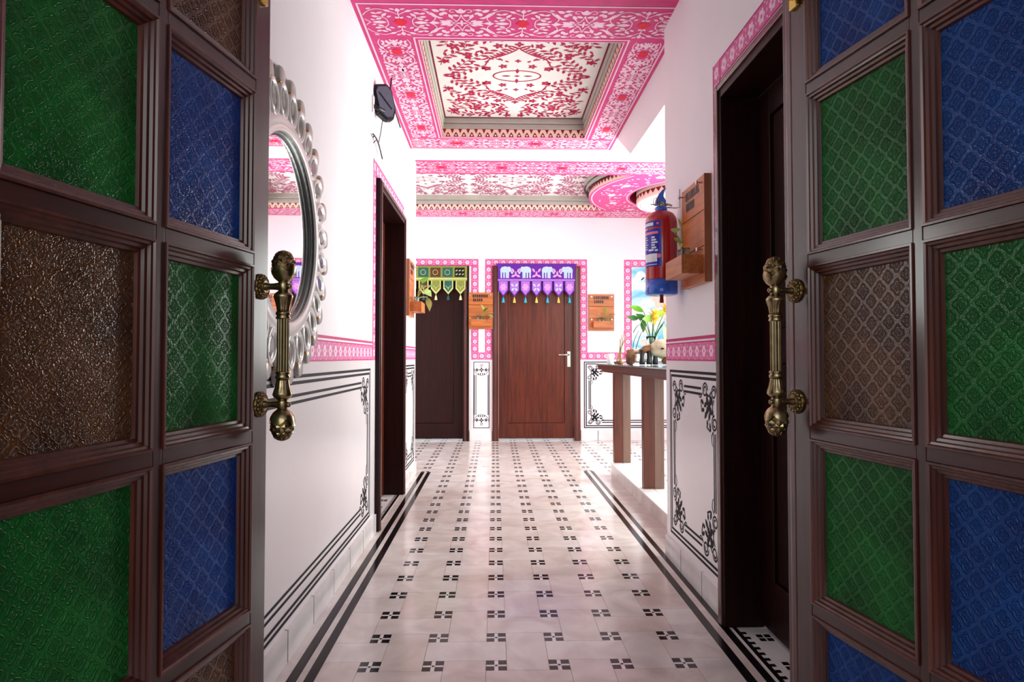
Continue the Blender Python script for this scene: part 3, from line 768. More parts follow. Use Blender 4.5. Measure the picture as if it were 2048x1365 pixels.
# recessed coffer: zigzag frieze, grey cove, painted panel
def frieze(parent, O, U, length, h, N, pitch=.062):
    Art().rect(0, 0, length, h).build('frieze_strip', 'peach', parent, O, U, UZ, .001, N)
    n = max(1, round(length / pitch)); p = length / n; a = Art()
    for i in range(n):
        x = i * p
        a.poly([(x, h), (x + p * .46, h), (x + p * .23, h * .42)]); a.poly([(x + p * .38, 0), (x + p, 0), (x + p * .85, h * .40), (x + p * .69, h * .62), (x + p * .53, h * .40)])
    a.build('frieze_zigzag', 'maroon', parent, O, U, UZ, .0018, N)
    b = Art()
    for i in range(n): b.disc(i * p + p * .69, h * .20, h * .13, 8)
    b.build('frieze_dots', 'peach', parent, O, U, UZ, .0024, N)
def coffer(name, K, z, depth, label):
    e = empty(name, ((K[0] + K[1]) / 2, (K[2] + K[3]) / 2, z)); tag(e, label, 'ceiling panel', kind='structure')
    cx, cy = e.location.x, e.location.y
    def lb(nm, mat, x0, x1, y0, y1, z0, z1, bev=0): return link(nm, bx(bmesh.new(), x0 - cx, x1 - cx, y0 - cy, y1 - cy, z0 - z, z1 - z, bev), mat, e)
    h = .058
    for (k, o_, u, L, n) in (('f', (K[0], K[3], z), UX, K[1] - K[0], (0, -1, 0)), ('n', (K[0], K[2], z), UX, K[1] - K[0], (0, 1, 0)),
                            ('l', (K[0], K[2], z), UY, K[3] - K[2], (1, 0, 0)), ('r', (K[1], K[2], z), UY, K[3] - K[2], (-1, 0, 0))):
        frieze(e, o_, u, L, h, n)
    c0, c1 = .008, .016
    for (x0, x1, y0, y1, nm) in ((K[0], K[1], K[3] - c0, K[3], 0), (K[0], K[1], K[2], K[2] + c0, 0), (K[0], K[0] + c0, K[2] + c0, K[3] - c0, 0), (K[1] - c0, K[1], K[2] + c0, K[3] - c0, 0)):
        lb('cove_step', 'cove', x0, x1, y0, y1, z + h + .002, z + h + .042, .006)
    for (x0, x1, y0, y1) in ((K[0], K[1], K[3] - c1, K[3]), (K[0], K[1], K[2], K[2] + c1), (K[0], K[0] + c1, K[2] + c1, K[3] - c1), (K[1] - c1, K[1], K[2] + c1, K[3] - c1)):
        lb('cove_step', 'cove', x0, x1, y0, y1, z + h + .044, z + depth, .010)
    p = lb('painted_panel', 'panelwhite', K[0], K[1], K[2], K[3], z + depth, z + depth + .05)
    W, H = K[1] - K[0] - 2 * c1, K[3] - K[2] - 2 * c1
    return e, p, cx, cy, W, H, z + depth
e, p, cx, cy, W, H, zz = coffer('trim_4', K1, CZ, .145, 'recessed white ceiling panel painted with crimson arabesques over the corridor')
arabesque(W - .03, H - .02).build('painted_arabesque', 'crimson', e, (cx, cy, zz), UX, UY, .0012, ND)
Art().frame(-W / 2, -H / 2, W / 2, H / 2, .010).build('painted_line', 'maroon', e, (cx, cy, zz), UX, UY, .0016, ND)

# plain ceiling parts: over the door end, soffit between corridor and hall, over the bay
bm = bmesh.new()
bx(bm, LW - .02, RW + .02, .62, 2.80, CZ, 3.0)
plainc = link('ceiling', bm, 'wall'); tag(plainc, 'plain white corridor ceiling just inside the entrance door', 'ceiling', kind='structure')
bm = bmesh.new()
bx(bm, -2.7, .945, 5.11, 5.415, CZ, 3.0); bx(bm, .945, 3.2, 3.0, 5.415, CZ, 3.0)
sof = link('ceiling', bm, 'cream'); tag(sof, 'plain cream ceiling strip between the two pink ceilings and over the bay', 'ceiling', kind='structure')
bm = bmesh.new()
pr = [(2.90, 2.405), (4.36, 2.425), (4.83, 2.699), (2.90, 2.699)]
va = [bm.verts.new((.947, y, z)) for y, z in pr]; vb = [bm.verts.new((1.16, y, z)) for y, z in pr]
bm.faces.new(va); bm.faces.new(vb[::-1])
for i in range(4): bm.faces.new((va[i], vb[i], vb[(i + 1) % 4], va[(i + 1) % 4]))
bmesh.ops.recalc_face_normals(bm, faces=bm.faces)
o = link('trim_5', bm, 'wall'); tag(o, 'white dropped beam with a slanted end right of the pink ceiling', 'beam', kind='structure')

# hall ceiling with a long recess whose right end is bitten by a round bulge, and a round recess with a drum
RX0, RY0, RY1 = -2.35, 5.815, 7.225
bc, br = (2.02, 6.53), 1.03                       # bulge centre and radius
rr = .60
def arcpts(c, r, a0, a1, n): return [(c[0] + r * math.cos(a0 + (a1 - a0) * i / n), c[1] + r * math.sin(a0 + (a1 - a0) * i / n)) for i in range(n + 1)]
ta = PI - math.asin((RY1 - bc[1]) / br); tb = PI + math.asin((bc[1] - RY0) / br)
bul = arcpts(bc, br, ta, tb, 28)                  # far corner -> leftmost -> near corner
recess = [(RX0, RY0), (RX0, RY1)] + bul
circ = arcpts(bc, rr, 0, 2 * PI, 48)[:-1]
def plate_with_holes(outer, holes, z):
    bm = bmesh.new(); es = []
    for loop in [outer] + holes:
        vs = [bm.verts.new((x, y, z)) for x, y in loop]
        es += [bm.edges.new((vs[i], vs[(i + 1) % len(vs)])) for i in range(len(vs))]
    bmesh.ops.triangle_fill(bm, edges=es, use_beauty=True)
    # drop faces lying in holes
    def inside(p, poly):
        c = False; n = len(poly)
        for i in range(n):
            (x1, y1), (x2, y2) = poly[i], poly[(i + 1) % n]
            if (y1 > p[1]) != (y2 > p[1]) and p[0] < (x2 - x1) * (p[1] - y1) / (y2 - y1) + x1: c = not c
        return c
    bad = [f for f in bm.faces if any(inside(f.calc_center_median(), h) for h in holes)]
    bmesh.ops.delete(bm, geom=bad, context='FACES_ONLY')
    return bm
bm = plate_with_holes([(-2.7, 5.415), (3.0, 5.415), (3.0, FY + .05), (-2.7, FY + .05)], [recess, circ], CZ)
hc = link('ceiling', bm, 'pink'); tag(hc, 'pink painted hall ceiling with a long recess and a round recess', 'ceiling', kind='structure')
v, r = vine_band(5.2, .185, .27, .20)
v.build('painted_vines', 'pinklight', hc, (-2.3, 5.612, CZ), UX, UY, .001, ND); r.build('painted_rosettes', 'red', hc, (-2.3, 5.612, CZ), UX, UY, .0014, ND)
v, r = vine_band(4.9, .165, .27, .30)
v.build('painted_vines', 'pinklight', hc, (-2.3, 7.42, CZ), UX, UY, .001, ND); r.build('painted_rosettes', 'red', hc, (-2.3, 7.42, CZ), UX, UY, .0014, ND)
a = Art()
for i in range(150):                               # sprays on the round bulge
    t, rad = random.uniform(PI * .5, PI * 1.5), random.uniform(rr + .06, br - .09)
    x, y = bc[0] + rad * math.cos(t), bc[1] + rad * math.sin(t)
    if RY0 - .02 < y < RY1 + .02: a.leaf(x, y, random.uniform(0, PI), random.uniform(.03, .06), .018)
for t in (2.2, 2.7, 3.14, 3.6, 4.1):
    a.flower(bc[0] + .80 * math.cos(t), bc[1] + .80 * math.sin(t), .05, 6)
a.stroke(arcpts(bc, br - .03, ta, tb, 30), .012); a.stroke(arcpts(bc, rr + .03, 0, 2 * PI, 48), .010); a.rect(RX0, RY1 + .012, .98, RY1 + .030)
a.build('painted_sprays', 'pinklight', hc, (0, 0, CZ), UX, UY, .0012, ND)
# long recess lining
e = empty('trim_6', (0, 6.5, CZ)); tag(e, 'long recessed hall ceiling panel painted with mauve arabesques', 'ceiling panel', kind='structure')
h = .058
frieze(e, (RX0, RY1, CZ), UX, bul[0][0] - RX0, h, (0, -1, 0), .066)
frieze(e, (RX0, RY0, CZ), UX, bul[-1][0] - RX0, h, (0, 1, 0), .066)
bm = bmesh.new(); bz = bmesh.new(); bcv = bmesh.new()
n = len(bul) - 1
for i in range(n):
    (x0, y0), (x1, y1) = bul[i], bul[i + 1]
    def q(bmx, za, zb, off=0.0, x0=x0, y0=y0, x1=x1, y1=y1):
        def o_(x, y): k = 1 + off / br; return (bc[0] + (x - bc[0]) * k, bc[1] + (y - bc[1]) * k - 6.5)
        p0, p1 = o_(x0, y0), o_(x1, y1)
        bmx.faces.new([bmx.verts.new(c) for c in ((p0[0], p0[1], za), (p1[0], p1[1], za), (p1[0], p1[1], zb), (p0[0], p0[1], zb))])
    q(bm, 0, h); q(bcv, h, .10, .03); q(bcv, .10, .15, .05)
    xm, ym = (x0 + x1) / 2, (y0 + y1) / 2; k = 1 + .002 / br
    pts = [(x0, y0, h), (x1, y1, h), (xm, ym, h * .3)]
    bz.faces.new([bz.verts.new((bc[0] + (x - bc[0]) * k, bc[1] + (y - bc[1]) * k - 6.5, z)) for x, y, z in pts])
link('frieze_strip', bm, 'peach', e); link('frieze_zigzag', bz, 'maroon', e); link('cove_step', bcv, 'cove', e)
for (y0, y1, z0, z1) in ((RY1 - .03, RY1, h + .002, .10), (RY1 - .06, RY1, .102, .16), (RY0, RY0 + .03, h + .002, .10)):
    link('cove_step', bx(bmesh.new(), RX0, bul[0][0] + .1, y0 - 6.5, y1 - 6.5, z0, z1, .006), 'cove', e)
link('painted_panel', bx(bmesh.new(), RX0 - .02, 1.6, RY0 - .6 - 6.5 + .55, RY1 - 6.5, .155, .2), 'panelwhite', e)
for k_ in range(4):
    A = arabesque(.92, 1.26)
    A.build('painted_arabesque', 'mauve', e, (-1.66 + .92 * k_, 6.53, CZ + .155), UX, UY, .0012, ND)
# round recess and drum
e = empty('trim_7', (bc[0], bc[1], CZ)); tag(e, 'round white ceiling drum with a zigzag rim in a dark round recess', 'ceiling panel', kind='structure')
bm = bmesh.new(); cp = arcpts((0, 0), rr, 0, 2 * PI, 48)
for (x0, y0), (x1, y1) in zip(cp, cp[1:]):
    bm.faces.new([bm.verts.new(c) for c in ((x0, y0, 0), (x1, y1, 0), (x1, y1, .2), (x0, y0, .2))])
bm.faces.new([bm.verts.new((x, y, .2)) for x, y in cp[:-1]]); link('recess_lining', bm, 'maroon', e)  # dark lining colour carries the shadow around the drum
link('drum', lathe([(.53, -.075), (.53, .12)], 48), 'peach', e)
bm = bmesh.new(); nz_ = 48
for i in range(nz_):
    a0, a1 = 2 * PI * i / nz_, 2 * PI * (i + 1) / nz_; am = (a0 + a1) / 2; R_ = .533
    bm.faces.new([bm.verts.new((R_ * math.cos(t), R_ * math.sin(t), z)) for t, z in ((a0, -.005), (a1, -.005), (am, -.05))])
link('frieze_zigzag', bm, 'maroon', e)
link('drum_face', lathe([(.52, -.084), (.52, -.0755)], 48), 'panelwhite', e)
Art().arc(0, 0, .49, .49, 0, 2 * PI, .008, 48).add(arabesque(.62, .62)).build('painted_arabesque', 'clothpink', e, (bc[0], bc[1], CZ - .085), UX, UY, .0012, ND)

# ------------------------------------------------------------------ BAY PLATFORM
e = empty('raised_step', (1.0, 4.3, 0)); tag(e, 'low white marble platform step under the console table', 'step', kind='structure')
box('step_core', 'joint', e, .006, 1.795, -1.092, 1.106, .0005, .0885)
for k_ in range(9):
    y1 = 5.41 - .285 * k_; y0 = max(y1 - .285, 3.206)
    if y1 > 3.21: box('riser_tile', 'marble', e, -.004, .012, y0 - 4.3 + .0022, y1 - 4.3 - .0022, .0008, .088)
for k_ in range(4):
    y0, y1 = 3.206 + .551 * k_, 3.206 + .551 * (k_ + 1)
    box('edge_slab', 'marblew', e, -.012, .088, y0 - 4.3 + .0006, y1 - 4.3 - .0006, .0885, .1005, .003)
cs = []; bs = []; x = 1.09
for i in range(9):
    for j in range(11):
        cs.append((1.0905 + .19 * i - 1.0, 1.0905 + .19 * (i + 1) - 1.0, 3.206 + .2 * j - 4.3, 3.206 + .2 * (j + 1) - 4.3))
        for dx in (-.018, .018):
            for dy in (-.018, .018): bs.append((cs[-1][1] + dx - .012, cs[-1][1] + dx + .012, cs[-1][3] + dy - .012, cs[-1][3] + dy + .012))
stuff_boxes('platform_tiles', cs, 'marblew', e, .09, .100, .0008); stuff_boxes('platform_inlays', [b_ for b_ in bs if b_[1] < 1.78 and b_[3] < 1.10], 'blackmarble', e, .095, .1005, 0)

# ------------------------------------------------------------------ ENTRANCE DOUBLE DOOR (coloured glass leaves)
def ring_profile(w_, h_, prof):
    """mitred moulding running round a w x h opening (centred); prof = [(inset, depth)]"""
    bm = bmesh.new(); loops = []
    for ins, d in prof:
        x, z = w_ / 2 - ins, h_ / 2 - ins
        loops.append([bm.verts.new(c) for c in ((-x, d, -z), (x, d, -z), (x, d, z), (-x, d, z))])
    for a_, b_ in zip(loops, loops[1:]):
        for i in range(4): bm.faces.new((a_[i], a_[(i + 1) % 4], b_[(i + 1) % 4], b_[i]))
    bmesh.ops.recalc_face_normals(bm, faces=bm.faces)
    return bm
BEAD = [(0, -.002), (0, .0035), (.004, .0035), (.006, 0), (.010, -.001), (.012, -.006), (.017, -.007), (.019, -.012), (.024, -.013), (.026, -.019)]
TH = .040
# pieces of the pull handle, bar along local z, centred on 0
def acorn():
    prof = [(.006, 0), (.013, .003), (.0185, .010), (.0215, .020), (.0222, .030), (.0205, .041), (.0165, .050), (.0105, .056), (.003, .0585)]
    return lathe(prof, 24)
def make_handle(leaf, t0, z0, side):
    """leaf local frame: x from free edge to hinge, y towards the viewer, z up"""
    h = link('pull_handle', lathe([(.0126, -.060), (.0126, .060)], 48, 16, .12), 'brass', leaf, (t0, .052, z0), smooth=False)
    h['label'] = 'antique brass fluted pull handle with acorn ends'
    for s_ in (1, -1):
        R_ = Matrix.Rotation(0 if s_ > 0 else PI, 4, 'X')
        ring = lathe([(.0140, 0), (.0158, .003), (.0135, .006), (.0135, .008), (.0160, .011), (.0145, .016)], 24)
        link('collar', xf(ring, R_ @ Matrix.Translation((0, 0, .056))), 'brass', h, smooth=True)
        cone = lathe([(.0128, 0), (.0136, .006), (.0158, .018), (.0196, .030), (.0206, .034), (.0180, .039), (.0110, .045)], 48, 12, .10, (.004, .029))
        link('bell', xf(cone, R_ @ Matrix.Translation((0, 0, .0715))), 'brass', h, smooth=True)
        link('neck', xf(lathe([(.0100, 0), (.0116, .006), (.0120, .011), (.0114, .016), (.0098, .026)], 24), R_ @ Matrix.Translation((0, 0, .115))), 'brass', h, smooth=True)
        # leafy cup and scaled acorn
        bm = bmesh.new(); rings = []
        for j, (r, z) in enumerate(((.010, 0), (.018, .007), (.0226, .016), (.0238, .023), (.0246, .030))):
            rg = []
            for i in range(24):
                a_ = 2 * PI * i / 24; dz = (.006 * abs(math.cos(a_ * 2)) - .006) * (j / 4) ** 2 * 2
                rg.append(bm.verts.new((r * math.cos(a_), r * math.sin(a_), z + dz)))
            rings.append(rg)
        for a_, b_ in zip(rings, rings[1:]):
            for i in range(24): bm.faces.new((a_[i], a_[(i + 1) % 24], b_[(i + 1) % 24], b_[i]))
        link('leaf_cup', xf(bm, R_ @ Matrix.Translation((0, 0, .136)) @ Matrix.Diagonal((1.07, 1.07, 1.1, 1))), 'brass', h, smooth=True)
        link('acorn_finial', xf(acorn(), R_ @ Matrix.Translation((0, 0, .1395)) @ Matrix.Diagonal((1.07, 1.07, 1.1, 1))), 'brassdark', h, smooth=True)
        # raised lozenge scales on the acorn
        bm = bmesh.new()
        for row in range(4):
            zz_ = .030 + row * .0065; rad = (.0224, .0216, .0192, .0152)[row]; nn = 9
            for i in range(nn):
                a_ = 2 * PI * (i + .5 * (row % 2)) / nn; da = PI / nn * .86
                P_ = [(a_ - da, zz_, rad), (a_, zz_ - .0058, rad), (a_ + da, zz_, rad - .0003), (a_, zz_ + .0062, rad - .0030)]
                vs = [bm.verts.new(((r + .0004) * math.cos(t), (r + .0004) * math.sin(t), z)) for t, z, r in P_]
                top = bm.verts.new(((rad + .0022) * math.cos(a_), (rad + .0022) * math.sin(a_), zz_))
                for k in range(4): bm.faces.new((vs[k], vs[(k + 1) % 4], top))
        bmesh.ops.recalc_face_normals(bm, faces=bm.faces)
        link('acorn_scales', xf(bm, R_ @ Matrix.Translation((0, 0, .1395)) @ Matrix.Diagonal((1.07, 1.07, 1.1, 1))), 'brass', h)
        # arm to the door and rosette
        za = s_ * .1265
        off = .021
        arm = lathe([(.0115, 0), (.0095, .006), (.0070, .016), (.0070, .026), (.0085, .036), (.0100, .050)], 20)
        link('arm', xf(arm, Matrix.Translation((0, -.048, za)) @ Matrix.Rotation(-PI / 2, 4, 'X')), 'brass', h, smooth=True)
        link('knob_tip', xf(lathe([(.006, 0), (.0055, .004), (.002, .007)], 12), Matrix.Translation((0, .012, za)) @ Matrix.Rotation(-PI / 2, 4, 'X')), 'brass', h, smooth=True)
        ros = lathe([(.0275, 0), (.0280, .003), (.0265, .006), (.0240, .0045), (.0180, .0075), (.0140, .0105), (.0130, .012)], 36, 18, .05, (.002, .008))
        link('rosette', xf(ros, Matrix.Translation((0, -.0515, za)) @ Matrix.Rotation(-PI / 2, 4, 'X')), 'brassdark', h, smooth=False)
        bm = bmesh.new()
        for i in range(14):
            a_ = 2 * PI * i / 14
            bmesh.ops.create_uvsphere(bm, u_segments=6, v_segments=4, radius=.0032, matrix=Matrix.Translation((.0205 * math.cos(a_), -.045, za + .0205 * math.sin(a_))))
        link('rosette_beads', bm, 'brass', h, smooth=True)
    return h

def make_leaf(name, P, ang, side, rails, ops, width, colours, label, astragal):
    """P: free-edge corner on the floor; ang: heading of hinge->free edge from +Y (towards +X)"""
    e = empty(name, P)
    d = Vector((math.sin(ang), math.cos(ang), 0))           # towards the free edge
    n = Vector((d.y, -d.x, 0)) * (1 if side < 0 else -1)     # towards the viewer / corridor axis
    m = Matrix((( -d.x, n.x, 0, P[0]), (-d.y, n.y, 0, P[1]), (0, 0, 1, P[2]), (0, 0, 0, 1)))
    if m.to_3x3().determinant() < 0:                         # keep a right-handed frame: mirror x
        flip = -1
        m = Matrix(((d.x, n.x, 0, P[0]), (d.y, n.y, 0, P[1]), (0, 0, 1, P[2]), (0, 0, 0, 1)))
    else: flip = 1
    e.matrix_world = m
    tag(e, label, 'door', kind='structure')
    def part(nm, mat, x0, x1, y0, y1, z0, z1, bev=.0015, par=e):
        xa, xb = sorted((flip * x0, flip * x1)); cx = (xa + xb) / 2
        return link(nm, bx(bmesh.new(), xa - cx, xb - cx, y0, y1, z0, z1, bev), mat, par, (cx, 0, 0))
    zb, zt = .012, rails[-1] + .105
    rh = .0125
    part('stile', 'door', 0, ops[0][0], -TH, 0, zb, zt); part('stile', 'door', ops[-1][1], width, -TH, 0, zb, zt)
    part('mullion', 'door', ops[0][1], ops[1][0], -TH, -.0003, zb + .05, zt - .05)
    if astragal:
        part('astragal', 'door', -.050, -.002, -TH - .004, -.012, zb, zt); part('astragal_bead', 'bead', -.030, -.006, -.020, -.004, zb, zt, .005)
    for c, (x0, x1) in enumerate(ops):
        for r, zr in enumerate(rails):
            z0, z1 = (zb, zr + rh) if r == 0 else ((zr - rh, zt) if r == len(rails) - 1 else (zr - rh, zr + rh))
            part('rail', 'doorx', x0, x1, -TH, -.0006, z0, z1)
        for r in range(len(rails) - 1):
            z0, z1 = rails[r] + rh, rails[r + 1] - rh; cx, cz = flip * (x0 + x1) / 2, (z0 + z1) / 2; w_, h_ = x1 - x0, z1 - z0
            key = ('bead', round(w_, 3), round(h_, 3))
            if key not in meshcache:
                b_ = ring_profile(w_, h_, BEAD); me = bpy.data.meshes.new('glazing_bead'); b_.to_mesh(me); b_.free(); me.materials.append(M['bead']); meshcache[key] = me
            link('glazing_bead', meshcache[key], parent=e, loc=(cx, 0, cz))
            b_ = bx(bmesh.new(), -w_ / 2 + .004, w_ / 2 - .004, -.0225, -.0185, -h_ / 2 + .004, h_ / 2 - .004)
            g = link('pane', b_, colours[c][r], e, (cx, 0, cz)); g['label'] = {'green': 'green', 'blue': 'blue', 'amber': 'amber brown'}[colours[c][r]] + ' figured glass pane'
    return e, flip, part
Lc = [['amber', 'blue', 'green', 'blue', 'amber'], ['blue', 'green', 'amber', 'green', 'blue']]
Rc = [['blue', 'green', 'amber', 'green', 'blue'], ['amber', 'blue', 'green', 'blue', 'amber']]
OPS = ((.056, .330), (.352, .634))
leafL, fL, partL = make_leaf('door_5', (-.500, 1.400, 0), math.radians(9.74), -1, [.084, .458, .834, 1.207, 1.579, 1.953], OPS, .715, Lc,
                       'left leaf of the open entrance door with green, blue and brown glass panes', False)
leafR, fR, partR = make_leaf('door_6', (.687, 1.430, 0), math.radians(-9.4), 1, [.064, .449, .833, 1.216, 1.600, 1.984], ((.050, .337), (.358, .640)), .715, Rc,
                       'right leaf of the open entrance door with blue, green and amber glass panes', True)
make_handle(leafL, fL * .028, 1.026, -1)
make_handle(leafR, fR * .006, 1.026, 1)
for lf, fl, pt, t0 in ((leafL, fL, partL, .040), (leafR, fR, partR, .020)):
    b_ = pt('tower_bolt', 'polbrass', t0 - .014, t0 + .014, 0, .010, 1.765 if lf is leafL else 1.80, 1.93, .003)
    k = link('bolt_rod', tube([(0, .012, 1.79 if lf is leafL else 1.82), (0, .012, 2.03)], .006), 'polbrass', b_, smooth=True)
    link('bolt_knob', xf(lathe([(.006, 0), (.008, .012), (.011, .018), (.009, .024)], 12), Matrix.Translation((0, .012, 1.80 if lf is leafL else 1.83)) @ Matrix.Rotation(-PI / 2, 4, 'X')), 'polbrass', b_, smooth=True)

# ------------------------------------------------------------------ MIRROR (left wall)
me_ = empty('wall_mirror', (LW, 2.045, 1.415)); tag(me_, 'round wall mirror with a ring of silvery petals on the left wall', 'mirror')
RM = Matrix.Rotation(PI / 2, 4, 'Y')              # local z of a lathe -> +x (out of the wall)
RI, RO = .300, .345
def ringlathe(prof, n=72):                        # closed profile ring
    bm = bmesh.new(); rings = []
    for i in range(n):
        a_ = 2 * PI * i / n
        rings.append([bm.verts.new((x, r * math.cos(a_), r * math.sin(a_))) for r, x in prof])
    m_ = len(prof)
    for i in range(n):
        A_, B_ = rings[i], rings[(i + 1) % n]
        for k in range(m_): bm.faces.new((A_[k], A_[(k + 1) % m_], B_[(k + 1) % m_], B_[k]))
    bmesh.ops.recalc_face_normals(bm, faces=bm.faces); return bm
link('backing_ring', ringlathe([(.36, .002), (.45, .002), (.45, .010), (.36, .010)]), 'mirrorlobe', me_)
link('frame_ring', ringlathe([(.300, .004), (.300, .026), (.305, .030), (.330, .029), (.350, .024), (.366, .014), (.366, .004)]), 'mirrorframe', me_, smooth=True)
link('dark_inner_rim', ringlathe([(.288, .004), (.288, .009), (.294, .010), (.2995, .022), (.2998, .004)]), 'rimgrey', me_, smooth=True)  # reflection on the inner wall, put in as a grey ring
bm = bmesh.new(); bm.faces.new([bm.verts.new((.0060, .290 * math.cos(2 * PI * i / 72), .290 * math.sin(2 * PI * i / 72))) for i in range(72)])
bmesh.ops.recalc_face_normals(bm, faces=bm.faces); g = link('mirror_glass', bm, 'silver', me_); g.rotation_euler = (0, 0, math.radians(.45))
NP = 28
def oval(rx, rz, prof, n=20):                     # oval boss in the y-z plane, prof=(scale, x)
    bm = bmesh.new(); rings = []
    for s_, x in prof: rings.append([bm.verts.new((x, rx * s_ * math.cos(2 * PI * i / n), rz * s_ * math.sin(2 * PI * i / n))) for i in range(n)])
    for a_, b_ in zip(rings, rings[1:]):
        for i in range(n): bm.faces.new((a_[i], a_[(i + 1) % n], b_[(i + 1) % n], b_[i]))
    bm.faces.new(rings[-1]); bmesh.ops.recalc_face_normals(bm, faces=bm.faces); return bm
def mk(bm, mat, smooth=True):
    m_ = bpy.data.meshes.new('p'); bm.to_mesh(m_); bm.free(); m_.materials.append(M[mat])
    for p_ in m_.polygons: p_.use_smooth = smooth
    return m_
pm = mk(oval(.043, .066, [(1, .006), (1.0, .014), (.94, .022), (.84, .025), (.74, .024), (.66, .020), (.60, .0195)]), 'mirrorframe')
gm = mk(oval(.0262, .042, [(1.0, .0196), (.98, .0204), (.6, .0206)]), 'petalglass')
lm = mk(oval(.036, .034, [(1, .004), (1.0, .012), (.88, .018), (.5, .021), (.2, .022)]), 'mirrorlobe')
dm = mk(xf(oval(.034, .008, [(1, .008), (1, .0195), (.7, .0215)]), Matrix()), 'gold')
for i in range(NP):
    a_ = 2 * PI * (i + .5) / NP
    for nm, m_, rad in (('petal', pm, .400), ('petal_glass', gm, .402), ('lobe', lm, .476), ('gold_band', dm, .455)):
        o = link(nm, m_, parent=me_, loc=(0, rad * math.cos(a_), rad * math.sin(a_))); o.rotation_euler = (a_ - PI / 2, 0, 0)

# ------------------------------------------------------------------ ROUTER on the left wall
ro = empty('wifi_router', (LW, 3.62, 2.475)); tag(ro, 'black wifi router with two antennas and a dangling cable high on the left wall', 'router')
sh = [(-.060, .060), (-.035, .095), (.045, .105), (.078, .075), (.088, -.045), (.055, -.110), (.005, -.115), (-.050, -.075)]
bm = bmesh.new()
A_ = [bm.verts.new((.030, y, z)) for y, z in sh]; B_ = [bm.verts.new((.070, y * .94, z * .94)) for y, z in sh]
bm.faces.new(A_[::-1]); bm.faces.new(B_)
for i in range(8): bm.faces.new((A_[i], A_[(i + 1) % 8], B_[(i + 1) % 8], B_[i]))
bmesh.ops.recalc_face_normals(bm, faces=bm.faces); bmesh.ops.bevel(bm, geom=list(bm.edges), offset=.006, segments=2, affect='EDGES')
RR = Matrix.Translation((.038, 0, 0)) @ Matrix.Rotation(math.radians(-42), 4, 'Z') @ Matrix.Rotation(math.radians(12), 4, 'X') @ Matrix.Translation((-.05, 0, 0))
link('case', xf(bm, RR), 'plastic', ro)
bm = bmesh.new(); bm.faces.new([bm.verts.new((.0716, y * .80, z * .80)) for y, z in sh]); link('face_plate', xf(bm, RR), 'greyplastic', ro)
link('face_groove', xf(tube([(.073, -.030, .045), (.073, .045, -.045)], .004), RR), 'plastic', ro)
link('wall_bracket', bx(bmesh.new(), .0008, .008, -.100, -.060, -.10, .0, .002), 'whiteplastic', ro)
link('bracket_arm', tube([(.004, -.080, -.060), (.03, -.055, -.062), (.055, -.02, -.065)], .012), 'plastic', ro, smooth=True)
link('antenna', tube([(.055, .07, .06), (.070, .085, .10), (.078, .085, .175)], .006, 8, .7), 'plastic', ro, smooth=True)
link('antenna', tube([(.060, .085, .06), (.085, .14, .02), (.105, .26, -.055)], .006, 8, .7), 'plastic', ro, smooth=True)
cb = link('cable', tube(bez((.045, -.01, -.10), (.04, -.02, -.16), (.03, .00, -.20), (.016, .01, -.245), 14), .0026), 'wire', ro, smooth=True)
for k, pts in enumerate((((.012, -.13, -.235), (.02, -.06, -.225), (.02, .05, -.25), (.02, .12, -.295)), ((.010, -.12, -.25), (.02, -.08, -.215), (.02, .0, -.235), (.02, .08, -.28)),
                         ((.010, -.10, -.275), (.02, -.07, -.24), (.02, -.02, -.23), (.02, .04, -.25)))):
    link('loose_wire', tube(bez(*pts, 12), .0042 - .0008 * k), 'plastic', cb, smooth=True)

# ------------------------------------------------------------------ FIRE EXTINGUISHER on the right pier
ex = empty('fire_extinguisher', (.785, 2.95, 1.292)); tag(ex, 'red and blue fire extinguisher hanging on the right pier', 'fire extinguisher')
link('cylinder', lathe([(.072, .070), (.0735, .076), (.0735, .345), (.070, .365), (.058, .385), (.036, .397), (.024, .401)], 40), 'extred', ex, smooth=True)
link('base_band', lathe([(.060, 0), (.073, .004), (.0745, .010), (.0745, .072)], 40), 'extblue', ex, smooth=True)
link('neck_collar', lathe([(.026, .398), (.028, .402), (.028, .416), (.022, .422)], 24), 'extblue', ex, smooth=True)
def curved(z0, z1, a0, a1, r=.0740, n=14):
    bm = bmesh.new(); A_ = []; B_ = []
    for i in range(n + 1):
        t = math.radians(a0 + (a1 - a0) * i / n); A_.append(bm.verts.new((r * math.cos(t), r * math.sin(t), z0))); B_.append(bm.verts.new((r * math.cos(t), r * math.sin(t), z1)))
    for i in range(n): bm.faces.new((A_[i], A_[i + 1], B_[i + 1], B_[i]))
    return bm
lb = link('label', curved(.130, .305, 165, 256), 'labelblue', ex, smooth=True)
lh = link('label', curved(.315, .343, 165, 254), 'labelblue', ex, smooth=True)
def lab(mat, z0, z1, a0, a1, par=lb): link('label_print', curved(z0, z1, a0, a1, .0745, 6), mat, par, smooth=True)
lab('labelwhite', .321, .336, 172, 226, lh); lab('labelpink', .324, .334, 238, 246, lh)
lab('labelpink', .281, .293, 172, 244); lab('labelwhite', .152, .190, 178, 240)
for k in range(5): lab('labelwhite', .262 - k * .012, .270 - k * .012, 218, 222 + 10 + (k % 3) * 5)
for k in range(6): lab('labelwhite', .266 - k * .011, .270 - k * .011, 182, 196 + (k % 2) * 6)
lab('labelwhite', .203, .211, 205, 228); lab('labelwhite', .200, .209, 232, 243); lab('labelwhite', .138, .141, 185, 240)
link('seal_disc', xf(lathe([(.010, 0), (.010, .002)], 20), Matrix.Rotation(math.radians(247), 4, 'Z') @ Matrix.Translation((.0735, 0, .178)) @ Matrix.Rotation(PI / 2, 4, 'Y')), 'labelpink', ex)
v = link('valve', lathe([(.016, .418), (.018, .424), (.018, .440), (.012, .446), (.012, .462)], 20), 'brass', ex, smooth=True)
